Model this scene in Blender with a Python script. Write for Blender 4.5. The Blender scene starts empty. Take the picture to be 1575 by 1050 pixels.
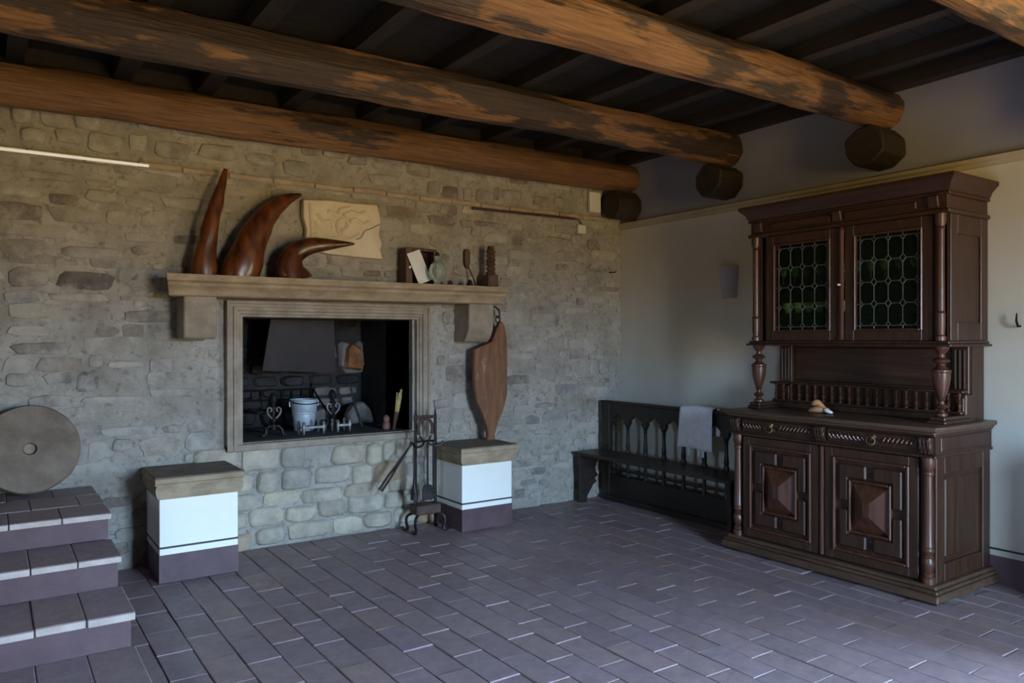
import bpy, bmesh, math, random
from mathutils import Vector, Matrix
R = math.radians
rnd = random.Random(7)
scn = bpy.context.scene
C = scn.collection

# ------------------------------------------------------------------ camera
CAM = Vector((-4.9435, -5.3745, 1.45)); YAW, PITCH, FPX = 34.459, -0.09, 1169.5
cam_d = bpy.data.cameras.new('camera'); cam = bpy.data.objects.new('camera', cam_d); C.objects.link(cam)
cam.location = CAM; cam.rotation_euler = (R(90 + PITCH), R(0.045), R(-YAW))
cam_d.sensor_width = 36; cam_d.lens = FPX / 1575 * 36; cam_d.clip_start = 0.05; cam_d.clip_end = 100
scn.camera = cam

# ------------------------------------------------------------------ daylight: sky above the horizon, sunlit garden ground below it
SKY = (0.44, 0.68, 1.0); SKY_S = 34.0
GROUND = (1.0, 0.69, 0.22); GROUND_S = 9.5
w = bpy.data.worlds.new('daylight'); scn.world = w; w.use_nodes = True
nt = w.node_tree; nt.nodes.clear()
tc = nt.nodes.new('ShaderNodeTexCoord'); sx = nt.nodes.new('ShaderNodeSeparateXYZ')
nt.links.new(tc.outputs['Generated'], sx.inputs[0])
mr = nt.nodes.new('ShaderNodeMapRange'); mr.inputs['From Min'].default_value = -0.03; mr.inputs['From Max'].default_value = 0.06
nt.links.new(sx.outputs['Z'], mr.inputs['Value'])
mx = nt.nodes.new('ShaderNodeMix'); mx.data_type = 'RGBA'
nt.links.new(mr.outputs[0], mx.inputs['Factor'])
mx.inputs['A'].default_value = [c * GROUND_S for c in GROUND] + [1]
mx.inputs['B'].default_value = [c * SKY_S for c in SKY] + [1]
bg = nt.nodes.new('ShaderNodeBackground'); nt.links.new(mx.outputs['Result'], bg.inputs[0])
wo = nt.nodes.new('ShaderNodeOutputWorld'); nt.links.new(bg.outputs[0], wo.inputs[0])

def portal(name, loc, rot, sxx, syy):
    l = bpy.data.lights.new(name, 'AREA'); l.shape = 'RECTANGLE'; l.size = sxx; l.size_y = syy
    l.cycles.is_portal = True
    o = bpy.data.objects.new(name, l); C.objects.link(o); o.location = loc; o.rotation_euler = rot
    return o
ROOM_X0, ROOM_Y0, ROOM_Z = -7.0, -7.6, 3.25
DOOR = (-3.0, -1.85, 0.0, 2.45)          # front wall French door x0,x1,z0,z1
WINR = (-6.3, -5.0, 0.0, 2.1)            # garden door in the right wall y0,y1,z0,z1
portal('daylight_portal', ((DOOR[0]+DOOR[1])/2, ROOM_Y0 + .01, (DOOR[2]+DOOR[3])/2), (R(90), 0, 0), DOOR[1]-DOOR[0], DOOR[3]-DOOR[2])
portal('daylight_portal', (-.01, (WINR[0]+WINR[1])/2, (WINR[2]+WINR[3])/2), (R(90), 0, R(90)), WINR[1]-WINR[0], WINR[3]-WINR[2])

WINL = (-4.4, -3.75, 1.2, 1.9)          # window in the left wall y0,y1,z0,z1
portal('daylight_portal', (ROOM_X0 + .01, (WINL[0]+WINL[1])/2, (WINL[2]+WINL[3])/2), (R(90), 0, R(-90)), WINL[1]-WINL[0], WINL[3]-WINL[2])
vs = scn.view_settings
vs.view_transform = 'Standard'; vs.look = 'None'; vs.exposure = 1.5; vs.gamma = 1.0; vs.use_curve_mapping = False
scn.cycles.max_bounces = 10; scn.cycles.diffuse_bounces = 6; scn.cycles.transparent_max_bounces = 16
scn.cycles.caustics_reflective = False; scn.cycles.caustics_refractive = False
scn.cycles.sample_clamp_indirect = 6.0

# ------------------------------------------------------------------ materials
M = {}
def newmat(name):
    m = bpy.data.materials.new(name); m.use_nodes = True; M[name] = m
    t = m.node_tree; b = t.nodes['Principled BSDF']
    return m, t, b
def nd(t, typ, **kw):
    n = t.nodes.new(typ)
    for k, v in kw.items():
        if k in n.inputs.keys() if hasattr(n.inputs, 'keys') else False: n.inputs[k].default_value = v
        else: setattr(n, k, v)
    return n
def ramp(t, fac, stops, interp='LINEAR'):
    r = t.nodes.new('ShaderNodeValToRGB'); r.color_ramp.interpolation = interp
    e = r.color_ramp.elements
    while len(e) < len(stops): e.new(0.5)
    for i, (p, c) in enumerate(stops):
        e[i].position = p; e[i].color = (*c, 1) if len(c) == 3 else c
    t.links.new(fac, r.inputs[0]); return r.outputs[0]
def coords(t, stretch=(1, 1, 1)):
    tc = t.nodes.new('ShaderNodeTexCoord'); mp = t.nodes.new('ShaderNodeMapping')
    mp.inputs['Scale'].default_value = stretch; t.links.new(tc.outputs['Object'], mp.inputs['Vector'])
    oi = t.nodes.new('ShaderNodeObjectInfo')      # shift the pattern from piece to piece
    ml = t.nodes.new('ShaderNodeMath'); ml.operation = 'MULTIPLY'; ml.inputs[1].default_value = 37.0
    t.links.new(oi.outputs['Random'], ml.inputs[0])
    ad = t.nodes.new('ShaderNodeVectorMath'); ad.operation = 'ADD'
    t.links.new(mp.outputs[0], ad.inputs[0]); t.links.new(ml.outputs[0], ad.inputs[1])
    return ad.outputs[0]
def noise(t, vec, scale, detail=5, rough=0.6):
    n = t.nodes.new('ShaderNodeTexNoise'); n.inputs['Scale'].default_value = scale
    n.inputs['Detail'].default_value = detail; n.inputs['Roughness'].default_value = rough
    t.links.new(vec, n.inputs['Vector']); return n.outputs['Fac']
def mixc(t, fac, a, b, mode='MIX'):
    m = t.nodes.new('ShaderNodeMix'); m.data_type = 'RGBA'; m.blend_type = mode
    for s, v in (('Factor', fac), ('A', a), ('B', b)):
        if isinstance(v, (int, float)): m.inputs[s].default_value = v
        elif isinstance(v, tuple): m.inputs[s].default_value = (*v, 1)
        else: t.links.new(v, m.inputs[s])
    return m.outputs['Result']
def desat(t, c, k):
    n = t.nodes.new('ShaderNodeHueSaturation'); n.inputs['Saturation'].default_value = k; t.links.new(c, n.inputs['Color']); return n.outputs[0]
def bump(t, b, h, strength, dist=0.01):
    n = t.nodes.new('ShaderNodeBump'); n.inputs['Strength'].default_value = strength; n.inputs['Distance'].default_value = dist
    t.links.new(h, n.inputs['Height']); t.links.new(n.outputs[0], b.inputs['Normal'])
def pm(name, c1, c2, scale=6, rough=0.6, bmp=0.3, bscale=30, stretch=(1, 1, 1), metal=0, lo=.35, hi=.65, dist=.01, spec=.5, rvar=0):
    m, t, b = newmat(name); v = coords(t, stretch)
    n = noise(t, v, scale); t.links.new(ramp(t, n, [(lo, c1), (hi, c2)]), b.inputs['Base Color'])
    b.inputs['Roughness'].default_value = rough; b.inputs['Metallic'].default_value = metal
    b.inputs['Specular IOR Level'].default_value = spec
    if bmp: bump(t, b, noise(t, v, bscale, 6, .65), bmp, dist)
    return m
def tint_value(t):
    oi = t.nodes.new('ShaderNodeObjectInfo'); at = t.nodes.new('ShaderNodeAttribute'); at.attribute_name = 'tint'
    a = t.nodes.new('ShaderNodeMath'); a.operation = 'ADD'; t.links.new(oi.outputs['Random'], a.inputs[0]); t.links.new(at.outputs['Fac'], a.inputs[1])
    f = t.nodes.new('ShaderNodeMath'); f.operation = 'FRACT'; t.links.new(a.outputs[0], f.inputs[0]); return f.outputs[0]

# wall stones: per-stone colour, grain, lime smears
m, t, b = newmat('wall_stone'); v = coords(t)
tv = tint_value(t)
base = ramp(t, tv, [(0, (.29, .24, .17)), (.14, (.43, .38, .28)), (.28, (.25, .24, .225)), (.42, (.37, .30, .19)), (.56, (.46, .41, .31)), (.68, (.21, .165, .12)), (.8, (.40, .365, .30)), (.88, (.26, .18, .12)), (.94, (.15, .12, .095)), (1, (.34, .31, .26))])
g = noise(t, v, 9, 8, .7)
col = mixc(t, 1.0, base, ramp(t, g, [(.3, (.55, .55, .55)), (.5, (.97, .97, .97)), (.72, (1.35, 1.32, 1.22))]), 'MULTIPLY')
sm = noise(t, v, 5, 6, .7)
tcg = t.nodes.new('ShaderNodeTexCoord')
col = mixc(t, ramp(t, sm, [(.47, (0, 0, 0)), (.62, (.9, .9, .9))]), col, (.40, .355, .275))
t.links.new(desat(t, col, .58), b.inputs['Base Color']); b.inputs['Roughness'].default_value = .88; b.inputs['Specular IOR Level'].default_value = .25
bump(t, b, noise(t, v, 28, 8, .7), .7, .012)
m, t, b = newmat('pale_stone'); v = coords(t); tv = tint_value(t)
base = ramp(t, tv, [(0, (.40, .34, .25)), (.25, (.52, .46, .355)), (.45, (.37, .34, .285)), (.65, (.54, .475, .35)), (.85, (.44, .38, .285)), (.94, (.40, .23, .11)), (1, (.36, .30, .22))])
col = mixc(t, 1.0, base, ramp(t, noise(t, v, 9, 8, .7), [(.3, (.65, .65, .65)), (.7, (1.22, 1.2, 1.15))]), 'MULTIPLY')
t.links.new(desat(t, col, .85), b.inputs['Base Color']); b.inputs['Roughness'].default_value = .85; b.inputs['Specular IOR Level'].default_value = .25
bump(t, b, noise(t, v, 22, 8, .7), .7, .014)
# mortar / rough lime pointing
m, t, b = newmat('mortar'); v = coords(t)
n1 = noise(t, v, 3.2, 8, .65); n2 = noise(t, v, 22, 8, .7)
col = ramp(t, n1, [(.25, (.22, .185, .125)), (.42, (.335, .29, .205)), (.56, (.41, .36, .265)), (.72, (.50, .455, .36))])
col = mixc(t, ramp(t, n2, [(.35, (.8, .8, .8)), (.47, (0, 0, 0))]), col, (.18, .15, .105))
n3 = noise(t, v, 4.5, 9, .75)
col = mixc(t, ramp(t, n3, [(.58, (0, 0, 0)), (.68, (.6, .6, .6))]), col, (.56, .53, .46))
vo = t.nodes.new('ShaderNodeTexVoronoi'); vo.feature = 'DISTANCE_TO_EDGE'; vo.inputs['Scale'].default_value = 6.5
wv = t.nodes.new('ShaderNodeVectorMath'); wv.operation = 'MULTIPLY'; wv.inputs[1].default_value = (.65, 1, 1.3); t.links.new(v, wv.inputs[0])
nz = t.nodes.new('ShaderNodeTexNoise'); nz.inputs['Scale'].default_value = 5; t.links.new(wv.outputs[0], nz.inputs['Vector'])
wa = t.nodes.new('ShaderNodeVectorMath'); wa.operation = 'MULTIPLY_ADD'; wa.inputs[1].default_value = (.3, .3, .3); t.links.new(nz.outputs['Color'], wa.inputs[0]); t.links.new(wv.outputs[0], wa.inputs[2])
t.links.new(wa.outputs[0], vo.inputs['Vector'])
crk = mixc(t, 1.0, ramp(t, vo.outputs['Distance'], [(.0, (.55, .55, .55)), (.03, (0, 0, 0))]), ramp(t, n1, [(.45, (0, 0, 0)), (.6, (1, 1, 1))]), 'MULTIPLY')
col = mixc(t, crk, col, (.19, .155, .11))
t.links.new(desat(t, col, .55), b.inputs['Base Color']); b.inputs['Roughness'].default_value = .92; b.inputs['Specular IOR Level'].default_value = .2
bump(t, b, noise(t, v, 16, 9, .72), .9, .02)
# plaster of the right wall
m, t, b = newmat('plaster_ivory'); v = coords(t)
n1 = noise(t, v, 1.3, 5, .55)
t.links.new(ramp(t, n1, [(.35, (.54, .515, .425)), (.65, (.64, .615, .535))]), b.inputs['Base Color']); b.inputs['Roughness'].default_value = .85
bump(t, b, noise(t, v, 9, 7, .6), .15, .01)
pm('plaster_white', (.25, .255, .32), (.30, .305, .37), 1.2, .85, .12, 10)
pm('plaster_hidden', (.17, .145, .11), (.26, .22, .17), 1.2, .9, .1, 8)
pm('lamp_plaster', (.38, .39, .46), (.44, .45, .52), 3, .8, .05, 20)
pm('plinth_white', (.90, .89, .80), (.94, .935, .87), 3, .7, .06, 20)
pm('paint_plum', (.082, .044, .050), (.112, .064, .070), 8, .55, .08, 30)
pm('paint_line', (.03, .03, .035), (.045, .04, .045), 8, .6, 0)
# floor
m, t, b = newmat('terracotta'); v = coords(t)
tv = tint_value(t)
base = ramp(t, tv, [(0, (.265, .195, .205)), (.35, (.31, .228, .228)), (.6, (.28, .212, .23)), (.85, (.325, .232, .218)), (1, (.24, .175, .185))])
g = noise(t, v, 14, 7, .7)
col = mixc(t, 1.0, base, ramp(t, g, [(.3, (.78, .78, .8)), (.72, (1.18, 1.14, 1.1))]), 'MULTIPLY')
t.links.new(col, b.inputs['Base Color'])
t.links.new(ramp(t, noise(t, v, 6, 4), [(.3, (.42,)*3), (.7, (.62,)*3)]), b.inputs['Roughness'])
bump(t, b, noise(t, v, 24, 7, .65), .35, .008)
pm('floor_joint', (.20, .17, .15), (.36, .32, .29), 9, .9, .3, 40)
pm('tile_edge', (.42, .34, .30), (.56, .47, .42), 12, .8, .5, 40)
# dressed sandstone
pm('sandstone', (.25, .185, .115), (.41, .32, .205), 7, .8, .4, 40, (1, 1, 2.2))
pm('sandstone_grey', (.24, .195, .14), (.36, .305, .235), 9, .82, .5, 45)
pm('pietra_relief', (.60, .52, .38), (.72, .645, .50), 6, .8, .35, 30)
pm('millstone', (.15, .112, .080), (.23, .178, .132), 9, .85, .7, 45)
pm('soot_stone', (.010, .0095, .0095), (.034, .031, .030), 5, .8, .7, 18)
pm('hearth_ash', (.05, .048, .047), (.085, .08, .078), 6, .9, .4, 40)
pm('soot_pale', (.13, .12, .115), (.26, .245, .235), 6, .85, .6, 25)
m, t, b = newmat('scorched_brick'); v = coords(t)
n1 = noise(t, v, 7, 6, .6)
t.links.new(ramp(t, n1, [(.35, (.16, .06, .02)), (.55, (.34, .15, .05)), (.7, (.22, .18, .14))]), b.inputs['Base Color']); b.inputs['Roughness'].default_value = .85
bump(t, b, noise(t, v, 25), .5)
# timber
def beam_mat(name, th):
    m, t, b = newmat(name); v = coords(t, (.55, 2.6, 2.6))
    fine = coords(t, (1.4, 22, 22))
    pat = noise(t, v, 1.6, 6, .62)
    fi = noise(t, fine, 3, 5, .6)
    light = ramp(t, fi, [(.3, (.115, .053, .019)), (.7, (.25, .125, .050))])
    dark = ramp(t, fi, [(.3, (.022, .013, .008)), (.7, (.055, .031, .018))])
    fac = ramp(t, pat, [(th - .02, (0, 0, 0)), (th + .02, (1, 1, 1))])
    t.links.new(mixc(t, fac, dark, light), b.inputs['Base Color']); b.inputs['Roughness'].default_value = .62
    mxh = t.nodes.new('ShaderNodeMath'); mxh.operation = 'ADD'; t.links.new(fi, mxh.inputs[0]); t.links.new(pat, mxh.inputs[1])
    bump(t, b, mxh.outputs[0], .6, .02)
for k, th in enumerate((.42, .51, .485, .47)): beam_mat('beam_wood_%d' % k, th)
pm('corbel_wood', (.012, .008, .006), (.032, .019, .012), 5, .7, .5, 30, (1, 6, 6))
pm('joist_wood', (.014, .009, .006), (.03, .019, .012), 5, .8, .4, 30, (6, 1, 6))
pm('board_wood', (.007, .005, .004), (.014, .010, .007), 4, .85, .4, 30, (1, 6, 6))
def wood(name, c1, c2, rough, stretch=(8, 8, .7), coat=0):
    m, t, b = newmat(name); v = coords(t, stretch)
    n1 = noise(t, v, 4, 6, .6)
    t.links.new(ramp(t, n1, [(.32, c1), (.68, c2)]), b.inputs['Base Color']); b.inputs['Roughness'].default_value = rough
    b.inputs['Coat Weight'].default_value = coat; b.inputs['Coat Roughness'].default_value = .25
    bump(t, b, n1, .12, .004)
wood('walnut', (.022, .0088, .0042), (.058, .0245, .012), .45, coat=.06)
wood('walnut_flat', (.022, .0088, .0042), (.058, .0245, .012), .45, (.7, 8, 8), coat=.06)
wood('walnut_red', (.042, .014, .0075), (.10, .036, .019), .36, coat=.15)
wood('walnut_top', (.05, .026, .015), (.11, .060, .035), .45, (.7, 8, 8), coat=.2)
wood('oak_black', (.011, .007, .005), (.028, .018, .013), .45, (8, .7, 8))
wood('horn_wood', (.025, .007, .003), (.17, .048, .012), .30, (5, 5, 1.6), coat=.3)
wood('horn_dark', (.015, .005, .003), (.12, .034, .010), .30, (5, 5, 1.2), coat=.4)
m, t, b = newmat('board_brown'); v = coords(t, (6, 6, .8)); v2 = coords(t, (5, 5, 2.0))
col = ramp(t, noise(t, v, 4, 6, .6), [(.32, (.115, .045, .017)), (.68, (.23, .10, .042))])
col = mixc(t, ramp(t, noise(t, v2, 5, 7, .7), [(.60, (0, 0, 0)), (.68, (.6, .6, .6))]), col, (.42, .33, .25))
t.links.new(col, b.inputs['Base Color']); b.inputs['Roughness'].default_value = .6; bump(t, b, noise(t, v, 8, 6), .3, .006)
wood('carved_wood', (.06, .03, .018), (.13, .07, .042), .55)
wood('box_wood', (.045, .018, .010), (.12, .05, .025), .5)
pm('iron', (.022, .018, .017), (.05, .042, .04), 12, .45, .3, 60, metal=.8)
pm('iron_rust', (.06, .035, .028), (.10, .06, .05), 9, .6, .4, 50, metal=.4)
pm('iron_silver', (.20, .195, .19), (.38, .37, .36), 14, .45, .3, 60, metal=.6)
pm('soot_plate', (.010, .008, .0085), (.026, .017, .018), 4, .55, .3, 14, metal=.3)
pm('zinc', (.40, .46, .52), (.52, .58, .64), 14, .55, .08, 40, metal=.25)
pm('brass', (.28, .20, .10), (.45, .34, .18), 12, .35, .1, 50, metal=1)
pm('lead', (.14, .145, .15), (.22, .225, .23), 10, .45, .1, 40, metal=.7)
pm('white_plastic', (.68, .66, .61), (.75, .73, .68), 3, .5, 0)
pm('paper', (.70, .70, .70), (.80, .80, .80), 3, .7, 0)
pm('linen', (.74, .70, .74), (.84, .80, .83), 20, .9, .25, 160)
pm('straw', (.42, .30, .10), (.62, .48, .20), 20, .8, .3, 40)
pm('twig', (.10, .06, .035), (.20, .13, .08), 12, .8, .4, 40)
pm('clay_red', (.16, .07, .05), (.26, .13, .10), 9, .7, .4, 30)
pm('apricot_shell', (.52, .22, .085), (.70, .38, .19), 9, .35, .12, 40)
pm('shell_white', (.75, .68, .62), (.85, .80, .75), 9, .3, .1, 40)
pm('trim_brick', (.34, .26, .19), (.46, .38, .29), 8, .85, .5, 40)
pm('trim_plaster', (.36, .30, .21), (.44, .38, .28), 4, .8, .2, 20)
pm('porcelain', (.78, .74, .45), (.86, .83, .60), 5, .25, 0)
m, t, b = newmat('clear_glass'); b.inputs['Base Color'].default_value = (.62, .70, .68, 1); b.inputs['Roughness'].default_value = .05; b.inputs['Specular IOR Level'].default_value = 1.0
tr = t.nodes.new('ShaderNodeBsdfTransparent'); tr.inputs[0].default_value = (.86, .92, .90, 1)
lw = t.nodes.new('ShaderNodeFresnel'); lw.inputs[0].default_value = 1.6
ma = t.nodes.new('ShaderNodeMath'); ma.operation = 'ADD'; ma.inputs[1].default_value = .14; t.links.new(lw.outputs[0], ma.inputs[0])
ms = t.nodes.new('ShaderNodeMixShader'); t.links.new(ma.outputs[0], ms.inputs[0])
t.links.new(tr.outputs[0], ms.inputs[1]); t.links.new(b.outputs[0], ms.inputs[2]); t.links.new(ms.outputs[0], t.nodes['Material Output'].inputs[0])
m, t, b = newmat('green_pane')
b.inputs['Base Color'].default_value = (.008, .016, .012, 1); b.inputs['Roughness'].default_value = .09
v = coords(t); bump(t, b, noise(t, v, 14, 2), .25, .01)
tr = t.nodes.new('ShaderNodeBsdfTransparent'); tr.inputs[0].default_value = (.62, .80, .60, 1)
ms = t.nodes.new('ShaderNodeMixShader'); ms.inputs[0].default_value = .22
out = t.nodes['Material Output']; t.links.new(tr.outputs[0], ms.inputs[1]); t.links.new(b.outputs[0], ms.inputs[2]); t.links.new(ms.outputs[0], out.inputs[0])
m, t, b = newmat('lit_tube'); b.inputs['Base Color'].default_value = (.8, .8, .76, 1); b.inputs['Emission Color'].default_value = (1, .93, .82, 1); b.inputs['Emission Strength'].default_value = .13

# ------------------------------------------------------------------ mesh helpers
def box(bm, x0, x1, y0, y1, z0, z1, bev=0.0, seg=1, mat=None):
    vs_ = [bm.verts.new(Vector(p)) for p in ((x0,y0,z0),(x1,y0,z0),(x1,y1,z0),(x0,y1,z0),(x0,y0,z1),(x1,y0,z1),(x1,y1,z1),(x0,y1,z1))]
    if mat: 
        for v_ in vs_: v_.co = mat @ v_.co
    fs = [bm.faces.new([vs_[i] for i in f]) for f in ((3,2,1,0),(4,5,6,7),(0,1,5,4),(1,2,6,5),(2,3,7,6),(3,0,4,7))]
    if bev:
        es = list({e for f in fs for e in f.edges})
        bmesh.ops.bevel(bm, geom=es, offset=bev, segments=seg, affect='EDGES', profile=.6)
    return fs
def prism(bm, poly, axis, d0, d1, bev=0):
    """polygon in the plane normal to axis ('x': (y,z), 'y': (x,z), 'z': (x,y)) extruded from d0 to d1"""
    def P(p, d):
        return Vector((d, p[0], p[1])) if axis == 'x' else Vector((p[0], d, p[1])) if axis == 'y' else Vector((p[0], p[1], d))
    a = [bm.verts.new(P(p, d0)) for p in poly]; c = [bm.verts.new(P(p, d1)) for p in poly]
    n = len(poly); fs = [bm.faces.new(a), bm.faces.new(c[::-1])]
    for i in range(n): fs.append(bm.faces.new((a[i], c[i], c[(i+1) % n], a[(i+1) % n])))
    bmesh.ops.recalc_face_normals(bm, faces=fs)
    if bev:
        bmesh.ops.bevel(bm, geom=list({e for f in fs for e in f.edges}), offset=bev, segments=1, affect='EDGES')
    return fs
def lathe(bm, prof, cx=0, cy=0, seg=14, a0=0, a1=360, mat=None):
    rings = []; full = abs(a1 - a0) >= 360; n = seg if full else seg + 1
    for r, z in prof:
        ring = []
        for i in range(n):
            a = R(a0 + (a1 - a0) * i / seg); p = Vector((cx + r * math.cos(a), cy + r * math.sin(a), z))
            ring.append(bm.verts.new(mat @ p if mat else p))
        rings.append(ring)
    fs = []
    for k in range(len(rings) - 1):
        for i in range(seg):
            j = (i + 1) % n
            fs.append(bm.faces.new((rings[k][i], rings[k][j], rings[k+1][j], rings[k+1][i])))
    for ring, rv in ((rings[0], True), (rings[-1], False)):
        fs.append(bm.faces.new(ring[::-1] if rv else ring))
    return fs
def tube(bm, pts, rad, seg=8, flat=1.0, up=Vector((0, 0, 1)), caps=True, closed=False):
    pts = [Vector(p) for p in pts]; n = len(pts)
    if not hasattr(rad, '__len__'): rad = [rad] * n
    rings = []; prev = None
    for i, p in enumerate(pts):
        if closed: d = pts[(i+1) % n] - pts[i-1]
        else: d = pts[min(i+1, n-1)] - pts[max(i-1, 0)]
        d.normalize()
        if prev is None:
            u = up if abs(d.dot(up)) < .95 else Vector((1, 0, 0))
            s = d.cross(u).normalized()
        else:
            s = (prev - d * prev.dot(d)).normalized()
        prev = s; nn = s.cross(d)
        rings.append([bm.verts.new(p + (s * math.cos(a) + nn * math.sin(a) * flat) * rad[i]) for a in [2*math.pi*k/seg for k in range(seg)]])
    fs = []
    for k in range(n if closed else n - 1):
        A, B = rings[k], rings[(k+1) % n]
        for i in range(seg): fs.append(bm.faces.new((A[i], A[(i+1) % seg], B[(i+1) % seg], B[i])))
    if caps and not closed: fs += [bm.faces.new(rings[0][::-1]), bm.faces.new(rings[-1])]
    bmesh.ops.recalc_face_normals(bm, faces=fs)
    return fs
def BM(): return bmesh.new()
def obj(name, bm, mat, parent=None, smooth=35, recalc=True):
    if recalc: bmesh.ops.recalc_face_normals(bm, faces=bm.faces[:])
    me = bpy.data.meshes.new(name); bm.to_mesh(me); bm.free()
    me.materials.append(M[mat])
    if smooth:
        me.polygons.foreach_set('use_smooth', [True] * len(me.polygons)); me.set_sharp_from_angle(angle=R(smooth))
    o = bpy.data.objects.new(name, me); C.objects.link(o)
    if parent: o.parent = parent
    return o
def B1(name, mat, parent, *a, **k):
    bm = BM(); box(bm, *a, **k); return obj(name, bm, mat, parent)
def tag(o, label, cat, group=None, kind=None):
    if kind: o['kind'] = kind
    if label: o['label'] = label
    if cat: o['category'] = cat
    if group: o['group'] = group
    return o
def thing(name, label, cat, loc=(0, 0, 0), rz=0, group=None):
    o = bpy.data.objects.new(name, None); o.empty_display_size = .1; C.objects.link(o)
    o.location = loc; o.rotation_euler = (0, 0, R(rz)); return tag(o, label, cat, group)
def inst(src, name, parent, loc, rot=(0, 0, 0), scale=(1, 1, 1)):
    o = bpy.data.objects.new(name, src.data); C.objects.link(o); o.parent = parent
    o.location = loc; o.rotation_euler = rot; o.scale = scale; return o
def struct(o, label=None, cat=None): return tag(o, label, cat, None, 'structure')
# project a world point into the 1575x1050 frame (only used to find which tiles/stones show largest)
_y, _p = R(YAW), R(PITCH)
_fw = Vector((math.sin(_y)*math.cos(_p), math.cos(_y)*math.cos(_p), math.sin(_p))); _rt = Vector((math.cos(_y), -math.sin(_y), 0)); _up = _rt.cross(_fw)
def in_view(p, margin=25):
    d = Vector(p) - CAM; z = d.dot(_fw)
    if z < .3: return 0
    x = 787.5 + FPX * d.dot(_rt) / z; yy = 525 - FPX * d.dot(_up) / z
    return 1 / (z * z) if -margin < x < 1575 + margin and -margin < yy < 1050 + margin else 0
def set_tint(bm, val):
    l = bm.verts.layers.float.get('tint') or bm.verts.layers.float.new('tint')
    return l
from mathutils import noise as mnoise
# ================================================================== SETTING
# ---- floor: mortar bed with terracotta tiles in running bond, rows running towards the stone wall
bm = BM(); box(bm, ROOM_X0 - .2, .3, ROOM_Y0 - .2, .1, -.15, -.007)
floor = struct(obj('floor', bm, 'floor_joint', None, 0), 'terracotta brick floor laid in staggered rows', 'floor')
TW, TL, GAP = .160, .312, .0024
def tile_mesh(seed):
    r = random.Random(seed); bm = BM()
    box(bm, -TW/2+GAP, TW/2-GAP, -TL/2+GAP, TL/2-GAP, -.02, 0)
    for v_ in bm.verts:
        v_.co.x += r.uniform(-.0016, .0016); v_.co.y += r.uniform(-.0022, .0022)
    top = [e for e in bm.edges if all(v_.co.z > -.001 for v_ in e.verts)]
    bmesh.ops.bevel(bm, geom=top, offset=.003, segments=1, affect='EDGES')
    return bm
protos = []
for k in range(6):
    bm = tile_mesh(k); me = bpy.data.meshes.new('tile'); bmesh.ops.recalc_face_normals(bm, faces=bm.faces[:]); bm.to_mesh(me); bm.free(); me.materials.append(M['terracotta']); protos.append(me)
tiles = []
x = 0 - TW / 2; ci = 0
while x > ROOM_X0:
    off = rnd.uniform(-.025, .025) + (TL / 2 if ci % 2 else 0)
    y = -.02 - off + TL / 2 - TL / 2
    y = -TL / 2 + off * 1.0 - .01
    while y > ROOM_Y0:
        if not (x < -4.42 and y > -2.0) and not (-.62 < x and -3.2 < y < -1.86): tiles.append((x, y))
        y -= TL
    x -= TW; ci += 1
# leave out what the cabinet, plinths hide from the count of the largest ones
tiles.sort(key=lambda p: -in_view((p[0], p[1], 0)))
bmr = BM(); tl = bmr.verts.layers.float.new('tint')
for i, (x, y) in enumerate(tiles):
    tilt = (R(rnd.gauss(0, .32)), R(rnd.gauss(0, .4)), R(rnd.gauss(0, .35))); z = rnd.gauss(0, .0011)
    if i < 300:
        o = bpy.data.objects.new('tile', protos[i % 6]); C.objects.link(o); o.parent = floor
        o.location = (x, y, z); o.rotation_euler = tilt
    else:
        mt = Matrix.Translation((x, y, z)) @ Matrix.Rotation(tilt[2], 4, 'Z') @ Matrix.Rotation(tilt[1], 4, 'Y') @ Matrix.Rotation(tilt[0], 4, 'X')
        tv_ = rnd.random()
        vs_ = [bmr.verts.new(mt @ Vector(v_.co)) for v_ in protos[i % 6].vertices]
        for v_ in vs_: v_[tl] = tv_
        for p in protos[i % 6].polygons: bmr.faces.new([vs_[k] for k in p.vertices])
tag(obj('tile', bmr, 'terracotta', floor, 0), None, None, kind='stuff')

# ---- stone wall (back)
OX0, OX1, OZ0, OZ1 = -3.535, -2.20, .72, 1.625          # fireplace opening in the wall
bm = BM()
NX, NZ = 150, 66; X0w, X1w, Z0w, Z1w = ROOM_X0 - .1, .1, -.05, 3.22
grid = []
for j in range(NZ + 1):
    row = []
    for i in range(NX + 1):
        x = X0w + (X1w - X0w) * i / NX; z = Z0w + (Z1w - Z0w) * j / NZ
        d = mnoise.noise((x * 2.3, z * 2.3, 1.7)) * .008 + mnoise.noise((x * 9, z * 9, 5.1)) * .006
        row.append(bm.verts.new((x, .004 - d, z)))
    grid.append(row)
for j in range(NZ):
    for i in range(NX):
        cx = (grid[j][i].co.x + grid[j][i+1].co.x) / 2; cz = (grid[j][i].co.z + grid[j+1][i].co.z) / 2
        if OX0 < cx < OX1 and OZ0 < cz < OZ1: continue
        bm.faces.new((grid[j][i], grid[j][i+1], grid[j+1][i+1], grid[j+1][i]))
box(bm, X0w, OX0, .02, .5, Z0w, Z1w); box(bm, OX1, X1w + .2, .02, .5, Z0w, Z1w)
box(bm, OX0, OX1, .02, .5, Z0w, OZ0 - .02); box(bm, OX0, OX1, .02, .5, OZ1, Z1w)
wall_back = struct(obj('wall_back', bm, 'mortar', None, 60, recalc=False), 'rough stone rubble wall with flush lime pointing', 'wall')
for p in wall_back.data.polygons: pass
stones = []
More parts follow.
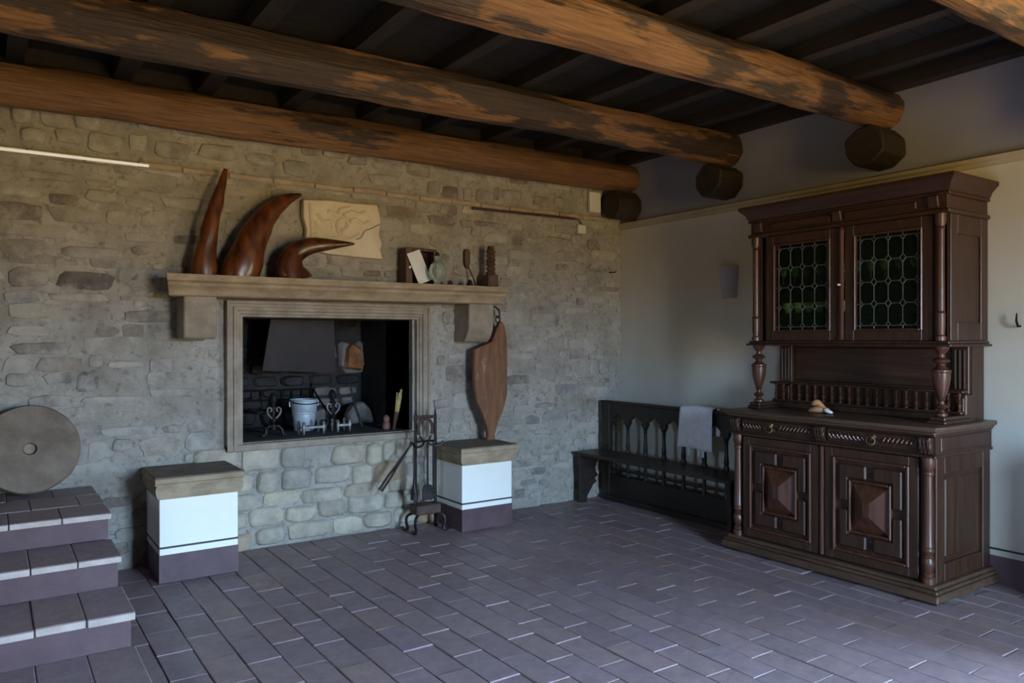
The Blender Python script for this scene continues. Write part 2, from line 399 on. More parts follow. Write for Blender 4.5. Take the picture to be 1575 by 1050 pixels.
def course(zbot, h, xa, xb, wmin, wmax, skip, proud):
    x = xa - rnd.uniform(0, .2)
    while x < xb:
        wd = rnd.uniform(wmin, wmax)
        wd = wd if rnd.random() < .8 else wd * .6
        hh = h * (rnd.uniform(.62, 1.22) if proud[0] < .01 else rnd.uniform(1.0, 1.2))
        cx, cz = x + wd / 2, zbot + h / 2 + math.sin(x * 1.7 + zbot * 3) * .022 + rnd.uniform(-.02, .02)
        x += wd + (rnd.uniform(.006, .03) if proud[0] < .01 else rnd.uniform(.002, .01))
        if rnd.random() < skip: continue
        a, b_ = wd / 2, hh / 2 - .006
        if cx + a > -.005 or cz - b_ < -.01 or cz + b_ > 3.2 or cx < ROOM_X0 or cx - a < xa - .35: continue
        if cx + a > -3.60 and cx - a < -2.09 and cz + b_ > (.69 if proud[0] < .01 else .735) and cz - b_ < 1.70: continue
        if -3.12 < cx < -2.48 and 2.06 < cz < 2.50: continue
        stones.append((cx, cz, a, b_, rnd.uniform(*proud), proud[0] > .01))
z = .0
while z < 3.15:
    h = rnd.uniform(.075, .135)
    if z < .66:
        course(z, h, ROOM_X0, -3.68, .08, .34, .30, (.001, .011))
        course(z, h, -2.02, 0, .08, .34, .32, (.000, .009))
    elif z < 2.52:
        course(z, h, ROOM_X0, 0, .08, .38, .27, (.001, .012))
    else:
        if z < 2.62: z = 2.625
        h = rnd.uniform(.11, .16); course(z, h, ROOM_X0, 0, .10, .28, .18, (.006, .02))
    z += h
z = .0
for h in (.125, .13, .12, .15, .165):
    course(z, h, -3.66, -2.02, .15, .34, .02, (.014, .034)); z += h
def stone_verts(s, seed):
    cx, cz, a, b_, pr = s[:5]; r = random.Random(seed); n = 10
    e = r.uniform(.32, .6); P = []; lo_ = .9 if len(s) > 5 and s[5] else .78
    for k in range(n):
        th = 2 * math.pi * (k + .5) / n + r.uniform(-.12, .12); c, s_ = math.cos(th), math.sin(th)
        P.append((a * math.copysign(abs(c) ** e, c) * r.uniform(lo_, 1.06), b_ * math.copysign(abs(s_) ** e, s_) * r.uniform(lo_, 1.08)))
    V = []
    for sc, yy in ((1.0, .012), (.95, -pr * .45), (.72, -pr)):
        for px, pz in P: V.append((px * sc, yy + (r.uniform(-.003, .003) if sc < 1 else 0), pz * sc))
    V.append((r.uniform(-.1, .1) * a, -pr * r.uniform(.8, 1.3), r.uniform(-.1, .1) * b_))
    F = []
    for q_ in range(2):
        for k in range(n):
            k2 = (k + 1) % n; F.append((q_*n + k, q_*n + k2, (q_+1)*n + k2, (q_+1)*n + k))
    for k in range(n): F.append((2*n + k, 2*n + (k+1) % n, 3*n))
    return V, F
order = sorted(range(len(stones)), key=lambda i: -((5 if stones[i][5] else 1) * in_view((stones[i][0], 0, stones[i][1])) * stones[i][2] * stones[i][3]))
RV, RF, RT = [], [], []
for rank, i in enumerate(order):
    cx, cz, a, b_, pr, pale = stones[i]; V, F = stone_verts(stones[i], i)
    if rank < 300 or pale:
        me = bpy.data.meshes.new('stone'); me.from_pydata(V, [], F); me.materials.append(M['pale_stone' if pale else 'wall_stone'])
        me.polygons.foreach_set('use_smooth', [True] * len(me.polygons)); me.set_sharp_from_angle(angle=R(50))
        o = bpy.data.objects.new('stone', me); C.objects.link(o); o.parent = wall_back; o.location = (cx, 0, cz)
    else:
        k0 = len(RV); RV += [(vx + cx, vy, vz + cz) for vx, vy, vz in V]; RF += [tuple(k + k0 for k in f) for f in F]; RT += [rnd.random()] * len(V)
me = bpy.data.meshes.new('stone'); me.from_pydata(RV, [], RF); me.materials.append(M['wall_stone'])
at = me.attributes.new('tint', 'FLOAT', 'POINT'); at.data.foreach_set('value', RT)
me.polygons.foreach_set('use_smooth', [True] * len(me.polygons)); me.set_sharp_from_angle(angle=R(50))
o = bpy.data.objects.new('stone', me); C.objects.link(o); o.parent = wall_back; o['kind'] = 'stuff'

# ---- right wall: ivory plaster below the cornice, white above
ZM = 2.515
bm = BM()
box(bm, 0, .4, WINR[1], .5, -.1, ZM); box(bm, 0, .4, ROOM_Y0, WINR[0], -.1, ZM); box(bm, 0, .4, WINR[0], WINR[1], WINR[3], ZM)
wall_right = struct(obj('wall_right', bm, 'plaster_ivory', None, 0), 'plain plastered wall behind the carved cabinet', 'wall')
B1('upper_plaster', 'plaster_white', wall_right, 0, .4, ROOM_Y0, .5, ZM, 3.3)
bm = BM(); box(bm, DOOR[1], .4, ROOM_Y0 - .35, ROOM_Y0, -.1, 3.3); box(bm, ROOM_X0 - .3, DOOR[0], ROOM_Y0 - .35, ROOM_Y0, -.1, 3.3); box(bm, DOOR[0], DOOR[1], ROOM_Y0 - .35, ROOM_Y0, DOOR[3], 3.3)
struct(obj('wall_front', bm, 'plaster_hidden', None, 0), 'plastered wall with the garden door', 'wall')
bm = BM(); xa, xb = ROOM_X0 - .3, ROOM_X0
box(bm, xa, xb, ROOM_Y0, WINL[0], -.1, 3.3); box(bm, xa, xb, WINL[1], .5, -.1, 3.3); box(bm, xa, xb, WINL[0], WINL[1], -.1, WINL[2]); box(bm, xa, xb, WINL[0], WINL[1], WINL[3], 3.3)
struct(obj('wall_left', bm, 'plaster_hidden', None, 0), 'plastered wall closing the room beyond the steps', 'wall')
for n_, (bx0, bx1, by0, by1, z1, ax) in enumerate(((DOOR[0], DOOR[1], ROOM_Y0 - .20, ROOM_Y0 - .13, DOOR[3], 'x'), (.13, .20, WINR[0], WINR[1], WINR[3], 'y'))):
    bm = BM()
    if ax == 'x':
        for xx in (bx0, (bx0 + bx1) / 2 - .04, bx1 - .07): box(bm, xx, xx + .07, by0, by1, 0, z1)
        for zz in (0, 1.0, z1 - .07): box(bm, bx0, bx1, by0 + .01, by1 - .01, zz, zz + .07)
    else:
        for yy in (by0, by1 - .07): box(bm, bx0, bx1, yy, yy + .07, 0, z1)
        box(bm, bx0, bx1, by0, by1, z1 - .07, z1)
    struct(obj('door_%d' % (n_ + 1), bm, 'walnut', None, 0), 'wooden frame of a garden doorway', 'door')
bm = BM(); xa = ROOM_X0 - .2
for yy in (WINL[0], (WINL[0] + WINL[1]) / 2 - .03, WINL[1] - .06): box(bm, xa, xa + .05, yy, yy + .06, WINL[2], WINL[3])
for zz in (WINL[2], WINL[3] - .06): box(bm, xa + .004, xa + .046, WINL[0], WINL[1], zz, zz + .06)
struct(obj('window_1', bm, 'walnut', None, 0), 'wooden window frame in the wall beyond the steps', 'window')
# painted skirting on the right wall (dark band, pale gap, thin line)
bm = BM(); box(bm, -.005, .01, WINR[1], -.0, 0, .165)
bb = struct(obj('baseboard_right', bm, 'paint_plum', None, 0), 'dark painted skirting band on the plastered wall', 'baseboard')
B1('painted_line', 'paint_line', bb, -.004, .01, WINR[1], 0, .20, .212)
# cornice on the right wall
bm = BM(); y0, y1 = ROOM_Y0, -.0
prism(bm, [(-.0, 2.49), (-.018, 2.495), (-.022, 2.515), (-.04, 2.522), (-.045, 2.545), (-.02, 2.556), (0, 2.56)], 'y', y0, y1)
# prism with axis y takes (x,z)
struct(obj('trim_1', bm, 'trim_plaster', None, 30), 'narrow beige plaster cornice on the white wall', 'trim')
# string course of thin bricks on the stone wall
bm = BM(); box(bm, ROOM_X0, -.02, -.012, .02, 2.548, 2.585)
trim2 = struct(obj('trim_2', bm, 'mortar', None, 0), 'thin brick string course along the stone wall', 'trim')
bpro = None; x = ROOM_X0 + .02
while x < -.2:
    L = rnd.uniform(.24, .30)
    bm = BM(); box(bm, -L/2, L/2, -.028, 0, -.017, .017, .004)
    o = obj('brick', bm, 'trim_brick', trim2); o.location = (x + L/2, rnd.uniform(-.004, .002), 2.572 + rnd.uniform(-.004, .004)); o.rotation_euler = (0, R(rnd.uniform(-.8, .8)), 0)
    x += L + .008

# ---- ceiling: boards on joists
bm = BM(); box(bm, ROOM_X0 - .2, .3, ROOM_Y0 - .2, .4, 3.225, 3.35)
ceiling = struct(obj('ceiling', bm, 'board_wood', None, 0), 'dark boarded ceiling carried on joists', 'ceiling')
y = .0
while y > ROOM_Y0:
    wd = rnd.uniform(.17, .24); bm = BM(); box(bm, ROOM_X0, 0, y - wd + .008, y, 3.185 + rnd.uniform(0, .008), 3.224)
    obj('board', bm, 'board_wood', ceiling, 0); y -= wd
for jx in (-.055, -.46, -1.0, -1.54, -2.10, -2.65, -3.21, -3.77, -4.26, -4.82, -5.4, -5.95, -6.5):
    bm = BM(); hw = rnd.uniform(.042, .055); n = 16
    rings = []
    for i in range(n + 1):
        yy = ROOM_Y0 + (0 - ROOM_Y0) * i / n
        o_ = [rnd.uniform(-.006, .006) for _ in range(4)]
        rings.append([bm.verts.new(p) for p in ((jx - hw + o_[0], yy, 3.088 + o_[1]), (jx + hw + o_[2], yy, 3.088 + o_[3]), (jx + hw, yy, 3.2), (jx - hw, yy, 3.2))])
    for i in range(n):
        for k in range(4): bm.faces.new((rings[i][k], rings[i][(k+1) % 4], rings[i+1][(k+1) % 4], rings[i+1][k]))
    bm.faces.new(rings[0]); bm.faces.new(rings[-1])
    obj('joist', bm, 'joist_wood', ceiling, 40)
B1('shade_filler', 'joist_wood', ceiling, ROOM_X0, 0, -.035, .02, 3.08, 3.2)  # dark board added to stand for the shade on the wall above the first beam
# ---- hewn log beams and their corbels
def beam(label, yc, z_r, z_l, r_r, r_l, seed):
    r = random.Random(seed); bm = BM(); n = 70; seg = 12; rings = []
    L = -ROOM_X0 - .02
    for i in range(n + 1):
        x = -.003 - L * i / n; f = i / n
        zc = z_r + (z_l - z_r) * f; rr = r_r + (r_l - r_r) * f
        ring = []
        for k in range(seg):
            a = 2 * math.pi * (k + .5) / seg
            oct_ = 1 / max(abs(math.cos(((a + math.pi/8) % (math.pi/4)) - math.pi/8)), .1)
            nn = mnoise.noise((x * 1.3 + seed * 9, math.cos(a) * 1.4, math.sin(a) * 1.4)) * .13 + mnoise.noise((x * 4.5, math.cos(a) * 3 + seed, math.sin(a) * 3)) * .06
            q_ = rr * (oct_ * .99) * (1 + nn)
            ring.append(bm.verts.new((x, yc + q_ * math.cos(a) , min(zc + q_ * math.sin(a) * 1.04, 3.087))))
        rings.append(ring)
    for i in range(n):
        for k in range(seg): bm.faces.new((rings[i][k], rings[i][(k+1) % seg], rings[i+1][(k+1) % seg], rings[i+1][k]))
    bm.faces.new(rings[0]); bm.faces.new(rings[-1])
    o = obj('ceiling_beam', bm, 'beam_wood_%d' % (seed - 1), None, 28)
    return tag(o, label, 'beam', 'log beams under the ceiling')
BEAMS = [(-.145, 2.945, 2.91, .118, .120), (-1.30, 2.985, 2.945, .128, .130), (-2.60, 2.975, 2.93, .122, .150), (-3.86, 2.95, 2.95, .14, .14)]
BL = ['hewn log ceiling beam running tight along the stone wall', 'patchy hewn log ceiling beam, second one out from the stone wall',
      'thick hewn log ceiling beam passing above the carved cabinet, third from the stone wall', 'log ceiling beam farthest from the stone wall, out past the cabinet']
CL = ['dark log corbel in the corner under the beam along the stone wall', 'dark octagonal log corbel under the second beam from the stone wall', 'black octagonal log corbel above the carved cabinet', 'log corbel under the beam farthest from the stone wall']
for i, (yc, zr, zl, rr, rl) in enumerate(BEAMS):
    beam(BL[i], yc, zr, zl, rr, rl, i + 1)
    bm = BM(); ring = []
    rad = .142; zc = zr - rr * 1.03 - rad * .97; yo = yc + (0.0 if i else -.02)
    if i == 0: yo = -.16
    pts = []
    r = random.Random(i + 50)
    for k in range(8):
        a = 2 * math.pi * (k + .5) / 8; q_ = rad * r.uniform(.93, 1.06); pts.append((yo + q_ * math.cos(a), zc + q_ * math.sin(a) * .95))
    prism(bm, pts, 'x', -.002, -.25 - r.uniform(0, .03), .012)
    tag(obj('beam_corbel', bm, 'corbel_wood', None, 25), CL[i], 'corbel', 'corbels under the ceiling beams')

# ================================================================== FIREPLACE
fp = thing('fireplace', 'stone fireplace with moulded frame and long mantel shelf', 'fireplace', (-2.85, -.05, 0))
FX, FY = -2.85, -.05
def fpo(name, bm, mat, parent=fp, smooth=35):
    o = obj(name, bm, mat, parent, smooth)
    if parent is fp: o.location = (-FX, -FY, 0)
    return o
# moulded frame: profile swept round the opening (jambs and lintel mitred)
prof = [(0, -.020), (0, -.058), (.018, -.060), (.022, -.050), (.040, -.050), (.044, -.060), (.066, -.062), (.070, -.048), (.088, -.045), (.092, -.036), (.108, -.034), (.112, .03), (.112, .07), (0, .07)]
XL, XR, ZB, ZT = -3.625, -2.075, .700, 1.722    # outer edges
def frame_piece(kind):
    bm = BM(); A, Bv = [], []
    for u, yy in prof:
        if kind == 'l': A.append((XL + u, yy, ZB)); Bv.append((XL + u, yy, ZT - u))
        if kind == 'r': A.append((XR - u, yy, ZB)); Bv.append((XR - u, yy, ZT - u))
        if kind == 't': A.append((XL + u, yy, ZT - u)); Bv.append((XR - u, yy, ZT - u))
    a = [bm.verts.new(p) for p in A]; c = [bm.verts.new(p) for p in Bv]; n = len(a)
    for i in range(n): bm.faces.new((a[i], a[(i+1) % n], c[(i+1) % n], c[i]))
    bm.faces.new(a); bm.faces.new(c[::-1])
    return bm
fpo('jamb', frame_piece('l'), 'sandstone_grey'); fpo('jamb', frame_piece('r'), 'sandstone_grey'); fpo('lintel', frame_piece('t'), 'sandstone_grey')
bm = BM(); box(bm, XL, XR, -.055, .12, .690, .738, .006); fpo('hearth_edge', bm, 'sandstone_grey')
bm = BM(); box(bm, -3.56, -2.12, .12, 1.1, .66, .735); fpo('hearth', bm, 'hearth_ash')
bm = BM()
box(bm, -3.66, -3.56, .30, 1.15, .6, 1.866); box(bm, -2.12, -2.0, .30, 1.15, .6, 1.866); box(bm, -3.66, -2.0, 1.02, 1.15, .6, 1.866); box(bm, -3.66, -2.0, .3, 1.15, 1.80, 1.866)
box(bm, -2.20, -2.12, .07, 1.1, .70, 1.8); box(bm, -3.60, -3.505, .07, 1.1, .70, 1.8); box(bm, -3.6, -2.1, .07, .5, 1.612, 1.7)
fpo('firebox', bm, 'soot_stone')
# rough stones of the firebox back and sides
r = random.Random(5); z = .74
while z < 1.75:
    h = r.uniform(.09, .16); x = -3.56
    while x < -2.12:
        wd = r.uniform(.12, .26); cx = x + wd/2
        if cx + wd/2 < -2.1 and not (-2.47 < cx < -2.14 and 1.15 < z + h/2 < 1.5):
            V, F = stone_verts((0, 0, wd/2 - .006, h/2 - .005, r.uniform(.02, .06)), r.random())
            me = bpy.data.meshes.new('stone'); me.from_pydata(V, [], F); me.materials.append(M['soot_pale' if (cx > -2.62 and r.random() < .5) else 'soot_stone'])
            o = bpy.data.objects.new('firebox_stone', me); C.objects.link(o); o.parent = fp; o.location = (cx - FX, 1.02 - FY, z + h/2)
        x += wd
    z += h
for (cx, cz, a, b_, mt, ly) in ((-2.305, 1.325, .15, .165, 'soot_pale', 'pale heat-bleached stone in the firebox back'), (-2.285, 1.305, .115, .125, 'scorched_brick', 'orange scorched stone in the firebox back')):
    V, F = stone_verts((0, 0, a, b_, .06 if mt == 'soot_pale' else .10), 3.3 if mt == 'soot_pale' else 8.1)
    V = [(p[0] + mnoise.noise((p[0] * 9, p[2] * 9, a * 50)) * .05, p[1] + mnoise.noise((p[0] * 14, p[2] * 14, 3)) * .02, p[2] + mnoise.noise((p[0] * 9, p[2] * 9, 7)) * .05) for p in V]
    me = bpy.data.meshes.new('stone'); me.from_pydata(V, [], F); me.materials.append(M[mt])
    o = bpy.data.objects.new('firebox_stone', me); C.objects.link(o); o.parent = fp; o.location = (cx - FX, 1.02 - FY, cz); o['label'] = ly
# hanging smoke plate at the back left
bm = BM(); prism(bm, [(-3.20, 1.215), (-2.60, 1.185), (-2.66, 1.75), (-3.14, 1.75)], 'y', .60, .625)
for v_ in bm.verts: v_.co.y += (v_.co.z - 1.2) * -.18
o = fpo('smoke_plate', bm, 'soot_plate'); o['label'] = 'dark reddish sheet metal smoke plate'
# mantel shelf: stepped moulding, left end returned
bm = BM()
pr = [(0.0, 1.735), (-.235, 1.735), (-.25, 1.742), (-.255, 1.755), (-.262, 1.772), (-.275, 1.79), (-.285, 1.80), (-.29, 1.818), (-.30, 1.826), (-.312, 1.832), (-.312, 1.872), (0, 1.872)]
MX0, MX1 = -4.045, -1.505
ends = []
for sgn, xe in ((1, MX0), (-1, MX1)):
    ring = []
    for yy, zz in pr: ring.append(bm.verts.new((xe + sgn * (.312 + yy if yy < 0 else .312) * .35, yy, zz)))
    ends.append(ring)
n = len(pr)
for i in range(n): bm.faces.new((ends[0][i], ends[0][(i+1) % n], ends[1][(i+1) % n], ends[1][i]))
bm.faces.new(ends[0]); bm.faces.new(ends[1][::-1])
for v_ in bm.verts: v_.co.z += (v_.co.x + 2.8) * .004; v_.co.y -= 0.0
o = fpo('mantel_shelf', bm, 'sandstone', fp, 25)
for (x0, x1, bot, rx) in ((-3.935, -3.735, 1.46, 'sandstone_grey'), (-1.83, -1.60, 1.435, 'sandstone_grey')):
    bm = BM()
    prism(bm, [(.02, 1.74), (-.245, 1.74), (-.245, 1.62), (-.235, 1.53), (-.205, 1.475), (-.16, bot), (.02, bot)] if x0 > -3 else [(.02, 1.735), (-.245, 1.735), (-.24, bot + .02), (-.22, bot), (.02, bot)], 'x', x0, x1, .008)
    fpo('mantel_corbel', bm, rx)
# iron hook on the shelf corbel
bm = BM(); tube(bm, [(-1.50, -.01, 1.735), (-1.475, -.07, 1.73), (-1.455, -.10, 1.70), (-1.45, -.105, 1.66), (-1.46, -.10, 1.635), (-1.475, -.09, 1.645)], .007, 6)
fpo('hook', bm, 'iron')

# ================================================================== PLINTHS beside the hearth
def plinth(label, x0, x1, yf):
    cx = (x0 + x1) / 2
    p = thing('plinth', label, 'plinth', (cx, 0, 0), 0, 'plinths either side of the hearth')
    hw = (x1 - x0) / 2
    B1('body', 'plinth_white', p, -hw, hw, yf, -.004, 0, .515, .004)
    B1('painted_base', 'paint_plum', p, -hw - .002, hw + .002, yf - .002, -.004, .001, .168)
    B1('painted_line', 'paint_line', p, -hw - .0015, hw + .0015, yf - .0015, -.004, .205, .217)
    bm = BM(); prism(bm, [(0, 0)] and [(-hw - .028, .632), (hw + .028, .632), (hw + .028, .592), (hw + .018, .585), (hw + .026, .565), (hw + .022, .53), (hw + .01, .505), (-hw - .01, .505), (-hw - .022, .53), (-hw - .026, .565), (-hw - .018, .585), (-hw - .028, .592)], 'y', yf - .028, -.002)
    # front moulding
    prism(bm, [(yf - .02, .585), (yf - .036, .60), (yf - .036, .628), (yf - .02, .632)], 'x', -hw - .028, hw + .028)
    obj('cap', bm, 'sandstone', p, 25)
    bm = BM(); box(bm, -hw - .029, hw + .029, yf - .037, -.002, .628, .638, .004)
    o = obj('cap_slab', bm, 'millstone', p); return p
plinth('white plinth with dark painted base standing between the steps and the fireplace', -4.115, -3.66, -.455)
plinth('white plinth with dark painted base standing under the hanging brown board', -2.005, -1.55, -.425)

# ================================================================== STEPS and millstone
st = thing('tiled_steps', 'low flight of terracotta tiled steps with plum painted risers', 'steps', (-4.9, -.9, 0))
SX1, SX0 = -4.425, -6.2; OX, OY = -4.9, -.9
levels = [(.112, -2.12), (.264, -1.70), (.415, -1.29), (.553, -.92)]
for i, (zt, yf) in enumerate(levels):
    zb = levels[i-1][0] if i else 0
    bm = BM(); box(bm, SX0, SX1 - .012, yf + .014, -.006, zb, zt - .03)
    o = obj('riser', bm, 'paint_plum', st); o.location = (-OX, -OY, 0)
    yb = levels[i+1][1] + .02 if i < 3 else -.01
    rows = [(yf, yb)] if i < 3 else [(yf, yf + .30), (yf + .305, yf + .61), (yf + .615, yb)]
    for ri, (ya, yz) in enumerate(rows):
        x = SX1 + rnd.uniform(0, .006); k = 0
        while x > SX0:
            wd = .188 if i != 3 else .225
            if k == 0 and ri % 2: wd *= .55
            bm = BM(); zz = rnd.uniform(-.0025, .0025); dy = rnd.uniform(-.006, .006) if ri == 0 else 0
            box(bm, x - wd + .0025, x, ya + dy, yz - .004, zt - .032, zt + zz, .004)
            tr_ = obj('tread_tile', bm, 'terracotta', st); tr_.location = (-OX, -OY, 0)
            if ri == 0:
                B1('worn_edge', 'tile_edge', tr_, x - wd + .007, x - .002, ya + dy - .003, ya + dy + .004, zt - .031, zt + zz - .0035)
            x -= wd; k += 1
bm = BM(); box(bm, SX0, SX1 - .03, -2.1, -.004, -.005, .05); o = obj('step_core', bm, 'mortar', st); o.location = (-OX, -OY, 0)

ms_ = thing('millstone', 'round grey millstone with a centre hole leaning on the stone wall', 'millstone', (-4.755, -.19, .5635))
bm = BM(); seg = 56; rings = []
for (rr, yy) in ((.252, .045), (.257, .03), (.257, -.03), (.250, -.043), (.16, -.046), (.036, -.044), (.033, -.035), (.033, .045)):
    ring = []
    for k in range(seg):
        a = 2 * math.pi * k / seg; q_ = rr * (1 + (mnoise.noise((math.cos(a) * 3, math.sin(a) * 3, 2)) * .018 if rr > .1 else 0))
        ring.append(bm.verts.new((q_ * math.cos(a), yy, .258 + q_ * math.sin(a))))
    rings.append(ring)
for i in range(len(rings)):
    A, Bq = rings[i], rings[(i+1) % len(rings)]
    for k in range(seg): bm.faces.new((A[k], A[(k+1) % seg], Bq[(k+1) % seg], Bq[k]))
wheel = obj('wheel', bm, 'millstone', ms_, 40); wheel.rotation_euler = (R(-13), 0, 0)
bm = BM(); lathe(bm, [(.031, -.05), (.031, .0)], 0, 0, 20); pl_ = obj('hole_plug', bm, 'sandstone_grey', ms_); pl_.location = (0, .045, .258); pl_.rotation_euler = (R(90-13), 0, 0)

# ================================================================== ON THE MANTEL
MZ = 1.8725
def bez(P, n):
    out_ = []
    m_ = len(P) - 1
    for i in range(n + 1):
        t_ = i / n * m_; k = min(int(t_), m_ - 1); u = t_ - k
        p0, p1, p2, p3 = [Vector(P[max(0, min(m_, k + d))]) for d in (-1, 0, 1, 2)]
        out_.append(.5 * ((2*p1) + (-p0 + p2)*u + (2*p0 - 5*p1 + 4*p2 - p3)*u*u + (-p0 + 3*p1 - 3*p2 + p3)*u**3))
    return out_
def horn(label, spine, radii, mat, flat=.6):
    bm = BM(); n = 26
    pts = bez(spine, n); rr = [v_.x for v_ in bez([(q_, 0, 0) for q_ in radii], n)]
    o0 = Vector((spine[0][0], spine[0][1], 0))
    tube(bm, [p - Vector((o0.x, o0.y, 0)) for p in pts], rr, 14, flat, Vector((0, 1, 0)))
    for v_ in bm.verts:
        k = 1 + mnoise.noise(v_.co * 9) * .12
        v_.co.y *= k; v_.co.x += mnoise.noise(v_.co * 12 + Vector((3, 1, 2))) * .013
        if v_.co.z < MZ + .004: v_.co.z = MZ + .001
    for v_ in bm.verts: v_.co.z -= MZ
    o = obj('horn_carving', bm, mat, None, 50); o.location = (o0.x, o0.y, MZ)
    return tag(o, label, 'carving', 'horn-shaped carvings on the mantel')
horn('tall upright glossy brown horn-shaped carving at the shelf end beside the steps', [(-3.795, -.16, MZ - .02), (-3.79, -.16, 2.0), (-3.755, -.16, 2.2), (-3.70, -.155, 2.42), (-3.655, -.15, 2.585)], [.085, .072, .055, .036, .012], 'horn_wood')
horn('broad glossy brown horn-shaped carving bending over, between the tall and the small one', [(-3.57, -.15, MZ - .03), (-3.53, -.155, 2.0), (-3.465, -.15, 2.17), (-3.36, -.14, 2.33), (-3.24, -.13, 2.43), (-3.135, -.13, 2.475)], [.135, .12, .095, .065, .040, .010], 'horn_wood')
horn('small dark glossy horn-shaped carving curling below the relief slab', [(-3.20, -.18, MZ - .02), (-3.235, -.18, 1.95), (-3.21, -.18, 2.045), (-3.10, -.18, 2.11), (-2.93, -.18, 2.135), (-2.765, -.18, 2.15)], [.13, .095, .075, .060, .036, .007], 'horn_dark')
# broken edge foot of the small horn
# relief slab fixed to the wall
rel = thing('relief_slab', 'pale carved stone relief slab with a broken lower corner', 'relief', (-2.80, -.006, 2.27))
ol = [(-.30, .185), (-.10, .20), (.08, .197), (.27, .205), (.285, .15), (.30, .08), (.285, -.02), (.31, -.09), (.295, -.13), (.312, -.205), (.10, -.20), (-.12, -.19), (-.27, -.165), (-.285, -.10), (-.275, -.02), (-.30, .06)]
bm = BM(); prism(bm, ol, 'y', -.055, .004, .006); obj('slab', bm, 'pietra_relief', rel)
def curve_relief(name, curves, rad, mat='pietra_relief'):
    bm = BM()
    for cv in curves: tube(bm, [(x, -.055, z) for x, z in [(p.x, p.y) for p in bez([(a, b_, 0) for a, b_ in cv], 14)]], rad, 6)
    obj(name, bm, mat, rel)
curve_relief('scroll', [[(-.02, -.02), (.03, .02), (.02, .07), (-.03, .06), (-.05, .02), (-.02, -.05), (.05, -.07), (.13, -.03)], [(.0, .10), (.06, .13), (.12, .12), (.17, .14)], [(.05, .06), (.10, .08), (.15, .05), (.2, .07)], [(-.12, .12), (-.05, .10), (-.02, .14), (.05, .16)]], .016)
curve_relief('wing', [[(-.22, .04), (-.17, -.04), (-.10, -.07), (-.03, -.06)], [(-.22, .0), (-.16, -.08), (-.08, -.11), (.0, -.10)], [(-.22, -.05), (-.14, -.12), (-.05, -.14)], [(-.2, .09), (-.15, .04), (-.1, .05), (-.08, .0)]], .013)
curve_relief('border', [[(-.25, .16), (-.245, .08), (-.24, .0), (-.235, -.12)]], .014)
curve_relief('crack', [[(.29, .06), (.22, .02), (.17, .0), (.14, -.05), (.10, -.07)]], .004, 'soot_pale')
# dark wooden box standing open behind the bottle
bx_ = thing('wooden_box', 'dark open wooden frame box standing on the mantel behind the bottle', 'box', (-2.205, -.105, MZ))
bm = BM()
box(bm, -.135, -.075, -.05, .06, 0, .285, .004); B = None
obj('side_board', bm, 'box_wood', bx_)
B1('side_board', 'box_wood', bx_, .105, .135, -.05, .06, 0, .285, .004)
B1('top_board', 'box_wood', bx_, -.075, .105, -.05, .06, .262, .285, .004); B1('back_board', 'walnut', bx_, -.075, .105, .045, .06, 0, .262)
bm = BM(); lathe(bm, [(.010, 0), (.012, .006), (.007, .012)], 0, 0, 10); o = obj('knob', bm, 'shell_white', bx_); o.location = (-.10, -.05, .135); o.rotation_euler = (R(90), 0, 0)
cd = BM(); box(cd, -.058, .058, -.0015, .0015, 0, .25); o = obj('paper_card', cd, 'paper'); tag(o, 'white paper card leaning aslant behind the glass bottle', 'card'); o.location = (-2.195, -.197, MZ + .022); o.rotation_euler = (R(-7), R(-21), 0)
# glass bottle
bt = thing('glass_bottle', 'rounded clear glass bottle with dark stopper on the mantel', 'bottle', (-2.13, -.268, MZ))
bm = BM(); lathe(bm, [(.028, 0), (.030, .006), (.022, .016), (.030, .03), (.052, .055), (.064, .09), (.064, .125), (.052, .155), (.030, .175), (.016, .188), (.014, .205), (.019, .209), (.019, .218), (.013, .22)], 0, 0, 24)
obj('bottle_body', bm, 'clear_glass', bt, 60)
bm = BM(); lathe(bm, [(.012, .2205), (.017, .228), (.018, .238), (.010, .246), (.004, .252)], 0, 0, 12); obj('stopper', bm, 'iron', bt)
# small dark fir cone and figures further along
bm = BM(); lathe(bm, [(.004, 0), (.022, .006), (.026, .018), (.018, .03), (.022, .036), (.012, .046), (.003, .052)], 0, 0, 10)
for v_ in bm.verts: v_.co.x *= 1 + mnoise.noise(v_.co * 60) * .5
o = obj('fir_cone', bm, 'carved_wood'); o.location = (-1.955, -.16, MZ); tag(o, 'small dark cone lying on the mantel by the bottle', 'cone')
bm = BM(); lathe(bm, [(.026, 0), (.028, .01), (.024, .035), (.015, .05), (.017, .055), (.008, .062)], 0, 0, 12)
o = obj('small_pot', bm, 'iron'); o.location = (-1.775, -.16, MZ); tag(o, 'tiny round black pot on the mantel beside the carved post', 'pot')
pd = thing('paddle', 'small dark wooden paddle leaning against the wall above the mantel', 'paddle', (-1.69, -.06, MZ))
bm = BM(); tube(bm, [(0, -.06, .002), (-.012, -.04, .08), (-.035, .0, .17)], [.012, .008, .008], 8, .6); obj('handle', bm, 'carved_wood', pd)
bm = BM(); prism(bm, [(-.03, .16), (-.045, .17), (-.055, .21), (-.055, .30), (-.045, .325), (-.015, .325), (-.004, .30), (-.006, .21), (-.018, .17)], 'y', .022, .034, .003); obj('blade', bm, 'carved_wood', pd)
tp = thing('carved_post', 'dark carved wooden figure post at the far end of the mantel', 'carving', (-1.575, -.16, MZ))
bm = BM(); box(bm, -.050, .050, -.045, .045, 0, .11, .008); obj('base', bm, 'carved_wood', tp)
bm = BM(); prof_ = []
zz = .11
for k in range(6): prof_ += [(.030, zz), (.040, zz + .012), (.036, zz + .026), (.028, zz + .034)]; zz += .035
prof_ += [(.030, zz), (.026, zz + .025)]
lathe(bm, prof_, 0, 0, 9)
